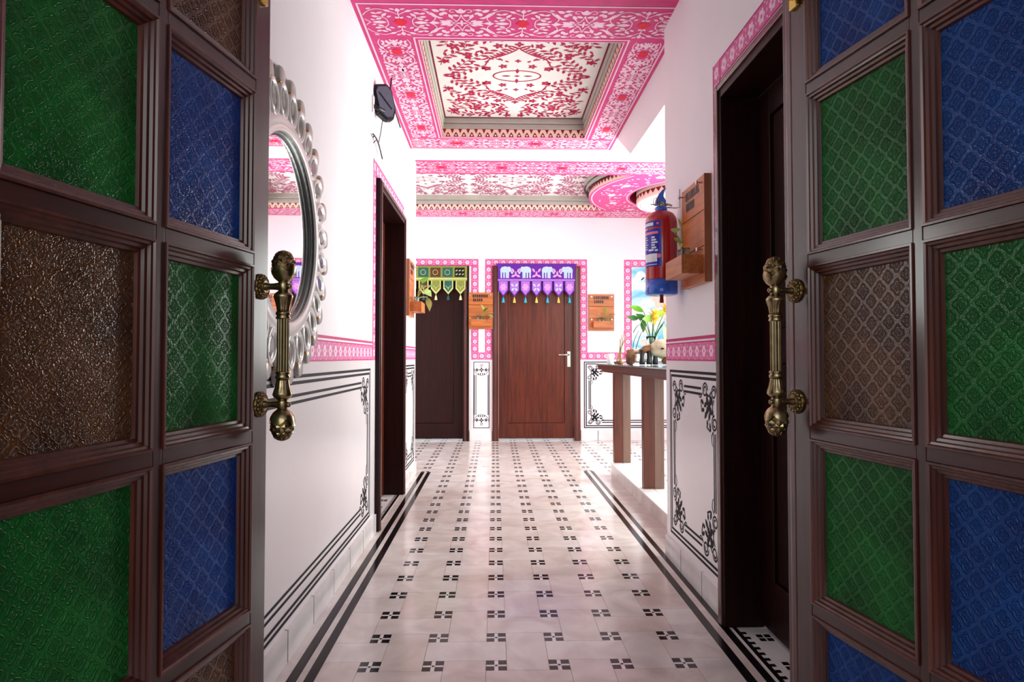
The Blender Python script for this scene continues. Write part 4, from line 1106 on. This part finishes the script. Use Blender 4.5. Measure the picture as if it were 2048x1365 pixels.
bm = bmesh.new()
sh = [(-.030, .430), (-.026, .452), (-.012, .480), (.004, .500), (.022, .508), (.012, .490), (.008, .470), (.020, .446), (.018, .432)]
A_ = [bm.verts.new((x, -.014, z)) for x, z in sh]; B_ = [bm.verts.new((x, .014, z)) for x, z in sh]
bm.faces.new(A_); bm.faces.new(B_[::-1])
for i in range(len(sh)): bm.faces.new((A_[i], A_[(i + 1) % len(sh)], B_[(i + 1) % len(sh)], B_[i]))
bmesh.ops.recalc_face_normals(bm, faces=bm.faces); link('squeeze_lever', bm, 'extblue', v)
link('carry_handle', tube([(-.012, 0, .428), (.020, 0, .436), (.046, 0, .430), (.052, 0, .424)], .007, 8, .6), 'steel', v, smooth=True)
link('safety_pin', tube([(-.050, 0, .432), (-.01, .002, .430), (.03, .004, .428)], .0025), 'brass', v, smooth=True)
link('pull_ring', tube([(-.028 + .014 * math.cos(t), -.016, .440 + .018 * math.sin(t)) for t in [2 * PI * i / 16 for i in range(17)]], .0018), 'brass', v, smooth=True)
link('discharge_horn', lathe([(.009, -.034), (.010, -.028), (.008, -.002), (.014, .002)], 14), 'maroon', ex, smooth=True)
br_ = link('wall_bracket', tube([(.0892, 0, .505), (.0890, 0, .420), (.070, 0, .416), (.030, 0, .418)], .0032), 'steel', ex, smooth=True)

# ------------------------------------------------------------------ WOODEN PLANTER PLAQUES
def leafmesh(L, W, bend=.25):
    bm = bmesh.new(); n = 6; rows = []
    for i in range(n + 1):
        t = i / n; ww = W / 2 * math.sin(PI * min(1, t * 1.02) ** .85) if 0 < t < 1 else 0.0006
        z = -bend * L * t * t
        rows.append([bm.verts.new((L * t, -ww, z + .12 * ww)), bm.verts.new((L * t, 0, z)), bm.verts.new((L * t, ww, z + .12 * ww))])
    for a_, b_ in zip(rows, rows[1:]):
        for k in range(2): bm.faces.new((a_[k], a_[k + 1], b_[k + 1], b_[k]))
    return bm
def put_leaf(parent, name, mat, p, d, L, W, roll=0.0, bend=.25):
    d = Vector(d).normalized(); q = d.to_track_quat('X', 'Z').to_matrix().to_4x4()
    return link(name, xf(leafmesh(L, W, bend), Matrix.Translation(p) @ q @ Matrix.Rotation(roll, 4, 'X')), mat, parent, smooth=True)
def glyphs(seed, n, x0, z0, h, adv):
    """chunky brush letters of an illegible two-line title"""
    r = random.Random(seed); a = Art()
    for i in range(n):
        x = x0 + i * adv; w_ = adv * .74; t = h * .32
        k = r.choice('ABCDE')
        a.rect(x, z0, x + t, z0 + h)
        if k in 'ABD': a.rect(x + w_ - t, z0, x + w_, z0 + h)
        if k in 'ACD': a.rect(x + t, z0 + h - t, x + w_, z0 + h)
        if k in 'CDE': a.rect(x + t, z0, x + w_, z0 + t)
        if k in 'ABC': a.rect(x + t, z0 + h * .42, x + w_ - t * .2, z0 + h * .42 + t * .8)
    return a
def plaque(loc, rz, label, seed, spray, mirror=1, leafs=('leafA', 'leafB'), where='', sides=('left', 'right')):
    """local: x along wall, y out of wall (towards -y = viewer side is -y), board back at y=0"""
    e = empty('planter_plaque', loc, rz); tag(e, label, 'planter', 'wooden planter plaques on the walls')
    W_, H_ = .302, .440
    for k in range(3):
        z0 = -H_ / 2 + k * H_ / 3
        link('board', bx(bmesh.new(), -W_ / 2, W_ / 2, -.030, -.001, z0 + .0012, z0 + H_ / 3 - .0012, .0025), 'teak', e)
    for x in (-W_ / 2 - .002, W_ / 2 - .004): link('edge_strip', bx(bmesh.new(), x, x + .006, -.0295, -.0005, -H_ / 2, H_ / 2), 'teakd', e)
    for sx in (-1, 1):
        for z in (.190, -.085):
            link('standoff_screw', xf(lathe([(.0035, 0), (.0035, .016), (.0085, .018), (.0085, .024)], 12), Matrix.Translation((sx * .122, -.030, z)) @ Matrix.Rotation(PI / 2, 4, 'X')), 'steel', e, smooth=False)
    t = glyphs(seed, 8, -.092, .160, .036, .0232).add(glyphs(seed + 1, 5, -.086, .112, .036, .0232))
    o = t.build('lettering', 'ink', None, (0, 0, 0), (1, 0, 0), (0, 0, 1), .0312, (0, -1, 0)); o.parent = e
    # trough: front, two ends, floor
    for nm, c in (('trough_front', (-.108, .132, -.118, -.108, -.185, -.108)), ('trough_end', (-.108, -.098, -.108, -.030, -.185, -.108)), ('trough_end', (.122, .132, -.108, -.030, -.185, -.108)), ('trough_floor', (-.098, .122, -.108, -.030, -.185, -.175))):
        link(nm, bx(bmesh.new(), *c, .0015), 'teak', e)
    vials = []
    for k, (x, y) in enumerate(((-.028, -.070), (.020, -.068))):
        v_ = empty('glass_vial', loc, rz); tag(v_, '%s glass vial of white pebbles in the planter %s' % (sides[k], where), 'vial', 'glass vials in the planter troughs')
        bm = bmesh.new(); pr_ = [(.017, -.174), (.0185, -.165), (.0185, -.070), (.0200, -.064), (.0185, -.064), (.0170, -.070), (.0170, -.163)]
        link('tube_glass', xf(lathe(pr_, 18, cap=False), Matrix.Translation((x, y, 0))), 'water', v_, smooth=True)
        link('white_pebbles', xf(lathe([(.0165, -.163), (.0165, -.100), (.012, -.094)], 14), Matrix.Translation((x, y, 0))), 'whiteplastic', v_, smooth=True)
    pl = empty('pothos_cutting', loc, rz); tag(pl, 'green leafy cutting growing in the planter %s' % where, 'plant', 'leafy cuttings in the wall planters')
    x0, y0 = .020 * mirror, -.068
    for (dx, dz, dy, L, W2, a, b, mt) in spray:
        p1 = (x0 + dx * .9 * mirror, y0 + dy * .9, -.09 + dz * .9)
        link('stem', tube(bez((x0, y0, -.12), (x0, y0, -.06 + dz * .3), (x0 + dx * .5 * mirror, y0 + dy * .5, -.09 + dz * .8), p1, 8), .0028), 'stem', pl, smooth=True)
        put_leaf(pl, 'leaf', leafs[mt], p1, (a * mirror, dy * 2 - .1, b), L, W2, random.uniform(-.5, .5))
    return e
SPR = [(.03, .10, -.02, .085, .045, -.3, 1, 0), (.06, .06, -.03, .09, .05, 1, .35, 0), (.05, .02, -.03, .09, .055, .5, -1, 1), (-.03, .06, -.02, .07, .030, -1, .5, 1), (.08, .04, -.02, .07, .04, 1, -.2, 0), (.02, .08, -.05, .08, .04, .5, .6, 1)]
SPR2 = [(-.05, .10, -.05, .075, .040, -1, .35, 1), (-.02, .13, -.01, .05, .02, .1, 1, 1), (-.01, .06, -.02, .05, .025, .6, .8, 0), (-.06, .05, -.03, .05, .018, -1, -.3, 1)]
SPR3 = [(.04, .13, -.04, .12, .06, 1, .35, 0), (-.02, .15, -.05, .13, .065, -.5, .3, 0), (.08, .10, -.06, .13, .06, 1, -.1, 1), (.09, .04, -.08, .12, .06, .7, -1, 1), (.02, .11, -.09, .11, .05, .2, .3, 0), (-.05, .10, -.05, .10, .05, -1, .2, 0)]
# right pier (wall normal -x): local -y -> -x : rz = -90deg
plaque((RW, 2.668, 1.527), -PI / 2, 'wooden planter plaque with black lettering on the right pier beside the extinguisher', 3, SPR2, -1, where='beside the fire extinguisher', sides=('farther', 'nearer'))
plaque((1.282, FY, 1.542), 0, 'wooden planter plaque on the far wall right of the brown door', 5, SPR, 1, where='right of the brown far door')
plaque((-.176, FY, 1.560), 0, 'wooden planter plaque on the far wall between the two doors', 8, SPR, 1, ('leafB', 'leafD'), where='between the two far doors')
plaque((LW, 5.03, 1.545), PI / 2, 'wooden planter plaque at the end of the left wall, seen edge-on', 11, SPR3, 1, where='at the end of the left wall', sides=('nearer', 'farther'))

# switch plates
def switch(loc, rz, W_, H_, n, label):
    e = empty('switch_plate', loc, rz); tag(e, label, 'light switch')
    link('plate', bx(bmesh.new(), -W_ / 2, W_ / 2, -.010, -.0006, -H_ / 2, H_ / 2, .003), 'whiteplastic', e)
    for i in range(n):
        x = -W_ / 2 + (i + .5) * W_ / n
        link('rocker', bx(bmesh.new(), x - W_ / n * .36, x + W_ / n * .36, -.014, -.010, -H_ * .32, H_ * .32, .002), 'whiteplastic', e)
switch((1.270, FY, 1.238), 0, .235, .085, 5, 'white switch plate below the planter plaque on the far wall')
switch((LW, 5.06, 1.215), PI / 2, .150, .085, 3, 'white switch plate below the planter plaque on the left wall')

# ------------------------------------------------------------------ TORANS over the far doors
def pennant(w_, h_):
    return [(-w_ / 2, 0), (-w_ / 2, -h_ * .60), (0, -h_), (w_ / 2, -h_ * .60), (w_ / 2, 0)]
def slab(pts, y0, y1):
    bm = bmesh.new(); A_ = [bm.verts.new((x, y0, z)) for x, z in pts]; B_ = [bm.verts.new((x, y1, z)) for x, z in pts]
    bm.faces.new(A_); bm.faces.new(B_[::-1]); n = len(pts)
    for i in range(n): bm.faces.new((A_[i], A_[(i + 1) % n], B_[(i + 1) % n], B_[i]))
    bmesh.ops.recalc_face_normals(bm, faces=bm.faces); return bm
def flat(art, name, mat, parent, off): 
    o = art.build(name, mat, None, (0, 0, 0), (1, 0, 0), (0, 0, 1), off, (0, -1, 0)); o.parent = parent; return o
def tassel(parent, x, z, mat):
    link('tassel', xf(lathe([(.003, 0), (.005, -.012), (.010, -.022), (.018, -.062)], 10), Matrix.Translation((x, -.004, z))), mat, parent, smooth=True)
def elephant(x, z, s_, d):
    a = Art(); k = s_
    def P(pts): return [(x + d * u * k, z + v * k) for u, v in pts]
    a.poly(P([(-.50, .20), (-.36, .42), (-.05, .50), (.18, .46), (.30, .40), (.30, .0), (-.46, -.02)]))
    for u in (-.46, -.20, .04, .20): a.poly(P([(u, .05), (u + .16, .05), (u + .15, -.48), (u + .01, -.48)]))
    a.poly(P([(.22, .46), (.42, .48), (.56, .34), (.54, .12), (.40, .02), (.24, .08)])); a.poly(P([(.44, .20), (.56, .22), (.66, -.02), (.74, .12), (.80, .08), (.70, -.14), (.58, -.10)]))
    return a
tw = .93
TZ = 1.16
tp = empty('door_toran', (.498, FY - .034, 2.118)); tag(tp, 'purple elephant door toran with pennants and tassels over the brown far door', 'door hanging')
link('top_cloth', slab([(-tw / 2 - .03, .010), (-tw / 2, -.020), (-tw / 2, -.162), (tw / 2, -.162), (tw / 2, -.020), (tw / 2 + .03, .010)], -.010, -.004), 'purple', tp)
link('hem_band', slab([(-tw / 2, -.152), (-tw / 2, -.172), (tw / 2, -.172), (tw / 2, -.152)], -.014, -.010), 'purplel', tp)
for x, d in ((-.375, 1), (-.125, -1), (.125, 1), (.375, -1)): flat(elephant(x, -.082, .125, d), 'elephant_applique', 'eleph', tp, .0112)
for x in (-.25, 0, .25):
    a = Art()
    for dx, dz, d in ((-.035, .025, 130), (.035, .025, 50), (-.03, -.035, 200), (.03, -.035, -20), (0, -.01, 90)): a.leaf(x + dx, -.085 + dz, math.radians(d), .055, .026)
    flat(a, 'flower_applique', 'clothpink', tp, .0112)
for i in range(7):
    x = (i - 3) * tw / 7; pe = link('pennant', xf(slab(pennant(.122, .165), -.012, -.008), Matrix.Translation((x, 0, -.170))), 'purple', tp)
    inn = Art().poly([(x + u * .82, -.176 + v * .86) for u, v in pennant(.122, .165)]); o = flat(inn, 'pennant_lining', 'purplel', pe, .0130)
    f = Art()
    if i % 2 == 0: f.flower(x, -.235, .040, 6)
    else:
        for dx, dz, d in ((-.025, .015, 140), (.025, .015, 40), (-.02, -.03, 220), (.02, -.03, -40)): f.leaf(x + dx, -.230 + dz, math.radians(d), .045, .022)
    flat(f, 'pennant_applique', 'clothpink' if i % 2 == 0 else 'eleph', pe, .0138)
    tassel(pe, x, -.335, 'teal' if i % 2 == 0 else 'yellow')
tp.scale.z = TZ
tg = empty('door_toran', (-.84, FY - .034, 2.096)); tag(tg, 'olive patchwork door toran with pennants over the dark far-left door', 'door hanging')
link('top_cloth', slab([(-.53, .0), (-.53, -.165), (.505, -.165), (.505, .0)], -.010, -.004), 'olive', tg)
pc = ['patchbrown', 'patchteal', 'olivel', 'patchteal', 'patchbrown', 'patchteal', 'patchblack']
for i in range(7):
    x = -.455 + i * .145; p_ = link('patch', slab([(x - .058, -.018), (x - .058, -.122), (x + .062, -.122), (x + .062, -.018)], -.0125, -.010), pc[i], tg)
    if i == 6:
        a = Art()
        for k in range(6): a.leaf(x - .035 + (k % 3) * .038, -.050 - (k // 3) * .042, .5, .030, .014)
        flat(a, 'patch_stitching', 'olivel', p_, .0135)
    else: flat(Art().curve([(x - .03, -.10), (x, -.05), (x + .03, -.09)], .006) and Art().arc(x, -.07, .03, .028, 0, 2 * PI, .005), 'patch_stitching', 'olivel', p_, .0135)
link('hem_band', slab([(-.53, -.132), (-.53, -.152), (.505, -.152), (.505, -.132)], -.014, -.010), 'olivel', tg)
for i in range(7):
    x = -.455 + i * .147; pe = link('pennant', xf(slab(pennant(.118, .155), -.012, -.008), Matrix.Translation((x, 0, -.160))), 'olivel', tg)
    flat(Art().poly([(x + u * .76, -.164 + v * .82) for u, v in pennant(.118, .155)]), 'pennant_lining', ('olive', 'patchteal', 'olive', 'patchbrown')[i % 4], pe, .0130)
    flat(Art().arc(x, -.215, .028, .024, PI, 2 * PI, .005).leaf(x, -.25, PI / 2, .03, .012), 'pennant_applique', 'olivel', pe, .0138)
    tassel(pe, x, -.315, 'cream_t' if i % 2 == 0 else 'patchteal')

tg.scale.z = 1.08
# ------------------------------------------------------------------ MURAL on the far wall behind the console
mu = box('wall_mural', 'mural', None, 1.653, 2.70, FY - .012, FY - .001, .985, 2.098); tag(mu, 'pale blue watercolour mural with reeds and a bird behind the console table', 'mural')
def mural(art, nm, mat, off=.0128): 
    o = art.build(nm, mat, None, (-2.1765, .0055, -.985), (1, 0, 0), (0, 0, 1), off, (0, -1, 0)); o.parent = mu
a = Art(); a.disc(1.765, 1.985, .062, 16).leaf(1.72, 1.955, .5, .14, .07); mural(a, 'painted_bird', 'labelwhite')
mural(Art().leaf(1.790, 1.955, .75, .070, .020), 'painted_beak', 'ink', .0132)
a = Art()
for p_ in ([(1.66, 1.05), (1.68, 1.2), (1.74, 1.33)], [(1.70, 1.10), (1.76, 1.28), (1.84, 1.40)], [(1.80, 1.06), (1.90, 1.22), (2.0, 1.42)], [(1.88, 1.05), (1.94, 1.24), (1.90, 1.40)], [(1.94, 1.10), (2.06, 1.26), (2.16, 1.34)], [(1.67, 1.30), (1.72, 1.38), (1.80, 1.42)]):
    a.curve(p_, .010, .4)
mural(a, 'painted_reeds', 'patchteal')
mural(Art().flower(2.02, 1.72, .14, 6, .8).flower(1.80, 1.18, .05, 5), 'painted_blossom', 'peach')

# ------------------------------------------------------------------ CONSOLE TABLE in the bay
ct = empty('console_table', (1.10, 4.4, .1005)); tag(ct, 'brown wooden console table with a glass top on the raised step', 'table')
z_ = .1005
link('tabletop', xf(bx(bmesh.new(), -.20, .26, -1.14, 1.12, .795, .835, .006), Matrix()), 'table', ct)
link('apron', bx(bmesh.new(), -.17, .23, -1.10, 1.09, .775, .795, .003), 'table', ct)
link('glass_top', bx(bmesh.new(), -.215, .275, -1.155, 1.14, .8355, .8455, .002), 'tableglass', ct)
for yy in (.995, -.075, -1.02):
    lg = link('leg', bx(bmesh.new(), -.082, -.008, yy - .012, yy + .05, 0, .775, .003), 'table', ct)
    link('leg_facing', bx(bmesh.new(), -.0075, .060, yy - .012, yy + .05, 0, .775, .003), 'tableg', lg)  # half of the leg toned as if catching light

# things on the console
ZT = .1005 + .8460
def lump(r, sc, seed, amp, sub=3):
    bm = bmesh.new(); bmesh.ops.create_icosphere(bm, subdivisions=sub, radius=r); rg = random.Random(seed)
    ph = [rg.uniform(0, 6) for _ in range(6)]
    for v_ in bm.verts:
        n_ = v_.co.normalized(); k = 1 + amp * (math.sin(5 * n_.x + ph[0]) * math.sin(6 * n_.y + ph[1]) + .6 * math.sin(9 * n_.z + ph[2] + 4 * n_.x) + .4 * math.sin(14 * n_.y + ph[3]))
        v_.co = Vector((v_.co.x * sc[0], v_.co.y * sc[1], v_.co.z * sc[2])) * k
    return bm
ds = empty('driftwood_sculpture', (1.16, 4.46, ZT + .0035)); tag(ds, 'pale driftwood sculpture on black legs on the console table', 'sculpture')
link('crown', xf(lump(.088, (1.12, .8, .80), 4, .09), Matrix.Translation((.035, 0, .112))), 'drift', ds, smooth=True)
link('brow', xf(lump(.045, (1.35, .8, .55), 9, .14), Matrix.Translation((-.075, .01, .112)) @ Matrix.Rotation(-.35, 4, 'Y')), 'driftd', ds, smooth=True)
for x, z in ((.010, .112), (.075, .118)): link('knot_hole', xf(lump(.011, (1.2, .5, .55), 3, .05, 2), Matrix.Translation((x, -.076, z))), 'patchblack', ds, smooth=True)
for x in (-.115, -.065, -.02, .10): link('black_leg', xf(lathe([(.020, 0), (.022, .02), (.016, .05), (.020, .10)], 14), Matrix.Translation((x, .0, 0))), 'plastic', ds, smooth=True)
link('foot', xf(lump(.042, (1.3, .9, .62), 12, .12), Matrix.Translation((.075, -.03, .026))), 'driftd', ds, smooth=True)
dk = empty('driftwood_knot', (.985, 4.55, ZT)); tag(dk, 'small brown gnarled driftwood knot on the console table', 'driftwood')
link('knot', xf(lump(.055, (.75, .7, 1.0), 21, .16), Matrix.Translation((0, 0, .058))), 'driftd', dk, smooth=True)
link('spur', xf(lump(.03, (1.6, .6, .5), 23, .15), Matrix.Translation((.055, 0, .095))), 'drift', dk, smooth=True)
tw_ = empty('twig_bundle', (.957, 4.85, ZT)); tag(tw_, 'bundle of dry twigs standing on the console table edge', 'twigs')
rg = random.Random(5)
for i in range(5): link('twig', tube(bez((rg.uniform(-.03, .03), rg.uniform(-.02, .02), .0), (0, 0, .06), (rg.uniform(0, .02), 0, .13), (.01 + i * .014, rg.uniform(-.02, .02), .20 + .03 * (i % 3)), 8), .0052, 6, .4), 'twig', tw_, smooth=True)
link('twig_root', xf(lump(.03, (1.1, .8, .45), 31, .2), Matrix.Translation((0, 0, .014))), 'driftd', tw_, smooth=True)
cp_ = empty('white_cup', (.925, 5.05, ZT)); tag(cp_, 'small white cup at the far end of the console table', 'cup')
link('cup_body', lathe([(.020, .0), (.026, .004), (.032, .085), (.030, .085), (.024, .010), (.010, .008)], 24), 'whiteplastic', cp_, smooth=True)
# bouquet in a glass vase
vs_ = empty('bouquet_vase', (1.235, 4.95, ZT)); tag(vs_, 'glass vase of bright green leaves and yellow flowers on the console table', 'vase of flowers')
link('vase', lathe([(.040, 0), (.050, .01), (.046, .10), (.036, .18), (.044, .22), (.041, .22), (.033, .18), (.042, .10), (.045, .014)], 28, cap=False), 'glass', vs_, smooth=True)
link('vase_base', lathe([(.045, .004), (.045, .010)], 28), 'glass', vs_)
for k, (dx, dz, dy, L, W2, a, b, mt) in enumerate(((-.07, .41, -.04, .13, .050, -1, .55, 'leafA'), (-.10, .36, .0, .10, .045, -1, .15, 'leafD'), (-.05, .34, -.05, .11, .05, -.7, .5, 'leafD'), (-.05, .36, .04, .11, .05, -.1, -.9, 'leafD'),
         (.0, .36, -.07, .10, .06, -1, -.05, 'leafA'), (.08, .31, -.05, .18, .065, .30, -1, 'leafA'), (.03, .37, .03, .12, .06, .6, .5, 'leafA'), (.12, .36, -.02, .12, .05, 1, -.2, 'leafB'))):
    p1 = (dx, dy, dz); link('stem', tube(bez((0, 0, .02), (0, 0, .2), (dx * .4, dy * .4, dz * .8), p1, 8), .0032), 'leafD', vs_, smooth=True); put_leaf(vs_, 'leaf', mt, p1, (a, dy, b), L, W2, random.uniform(-.4, .4) + 1.1)
def bloom(p, r, mt):
    st = link('flower_stem', tube(bez((0, 0, .02), (0, 0, .2), (p[0] * .5, p[1], p[2] * .8), p, 8), .0034), 'leafD', vs_, smooth=True)
    hd = link('flower_head', xf(lump(r * .55, (1, 1, .8), 41, .05, 2), Matrix.Translation(p)), mt, vs_, smooth=True)
    for ring_, nn, el in ((1.0, 12, .15), (.85, 10, .7), (.6, 8, 1.1)):
        for i in range(nn):
            a_ = 2 * PI * i / nn + ring_; d = Vector((math.cos(a_) * math.cos(el), -math.sin(el), math.sin(a_) * math.cos(el)))
            put_leaf(hd, 'petal', mt, Vector(p) + d * r * .35, d, r * ring_ * .8, r * .42, 0, .1)
bloom((.010, -.06, .375), .062, 'flower'); bloom((.110, -.04, .43), .055, 'flower'); bloom((.105, -.05, .355), .038, 'labelwhite')
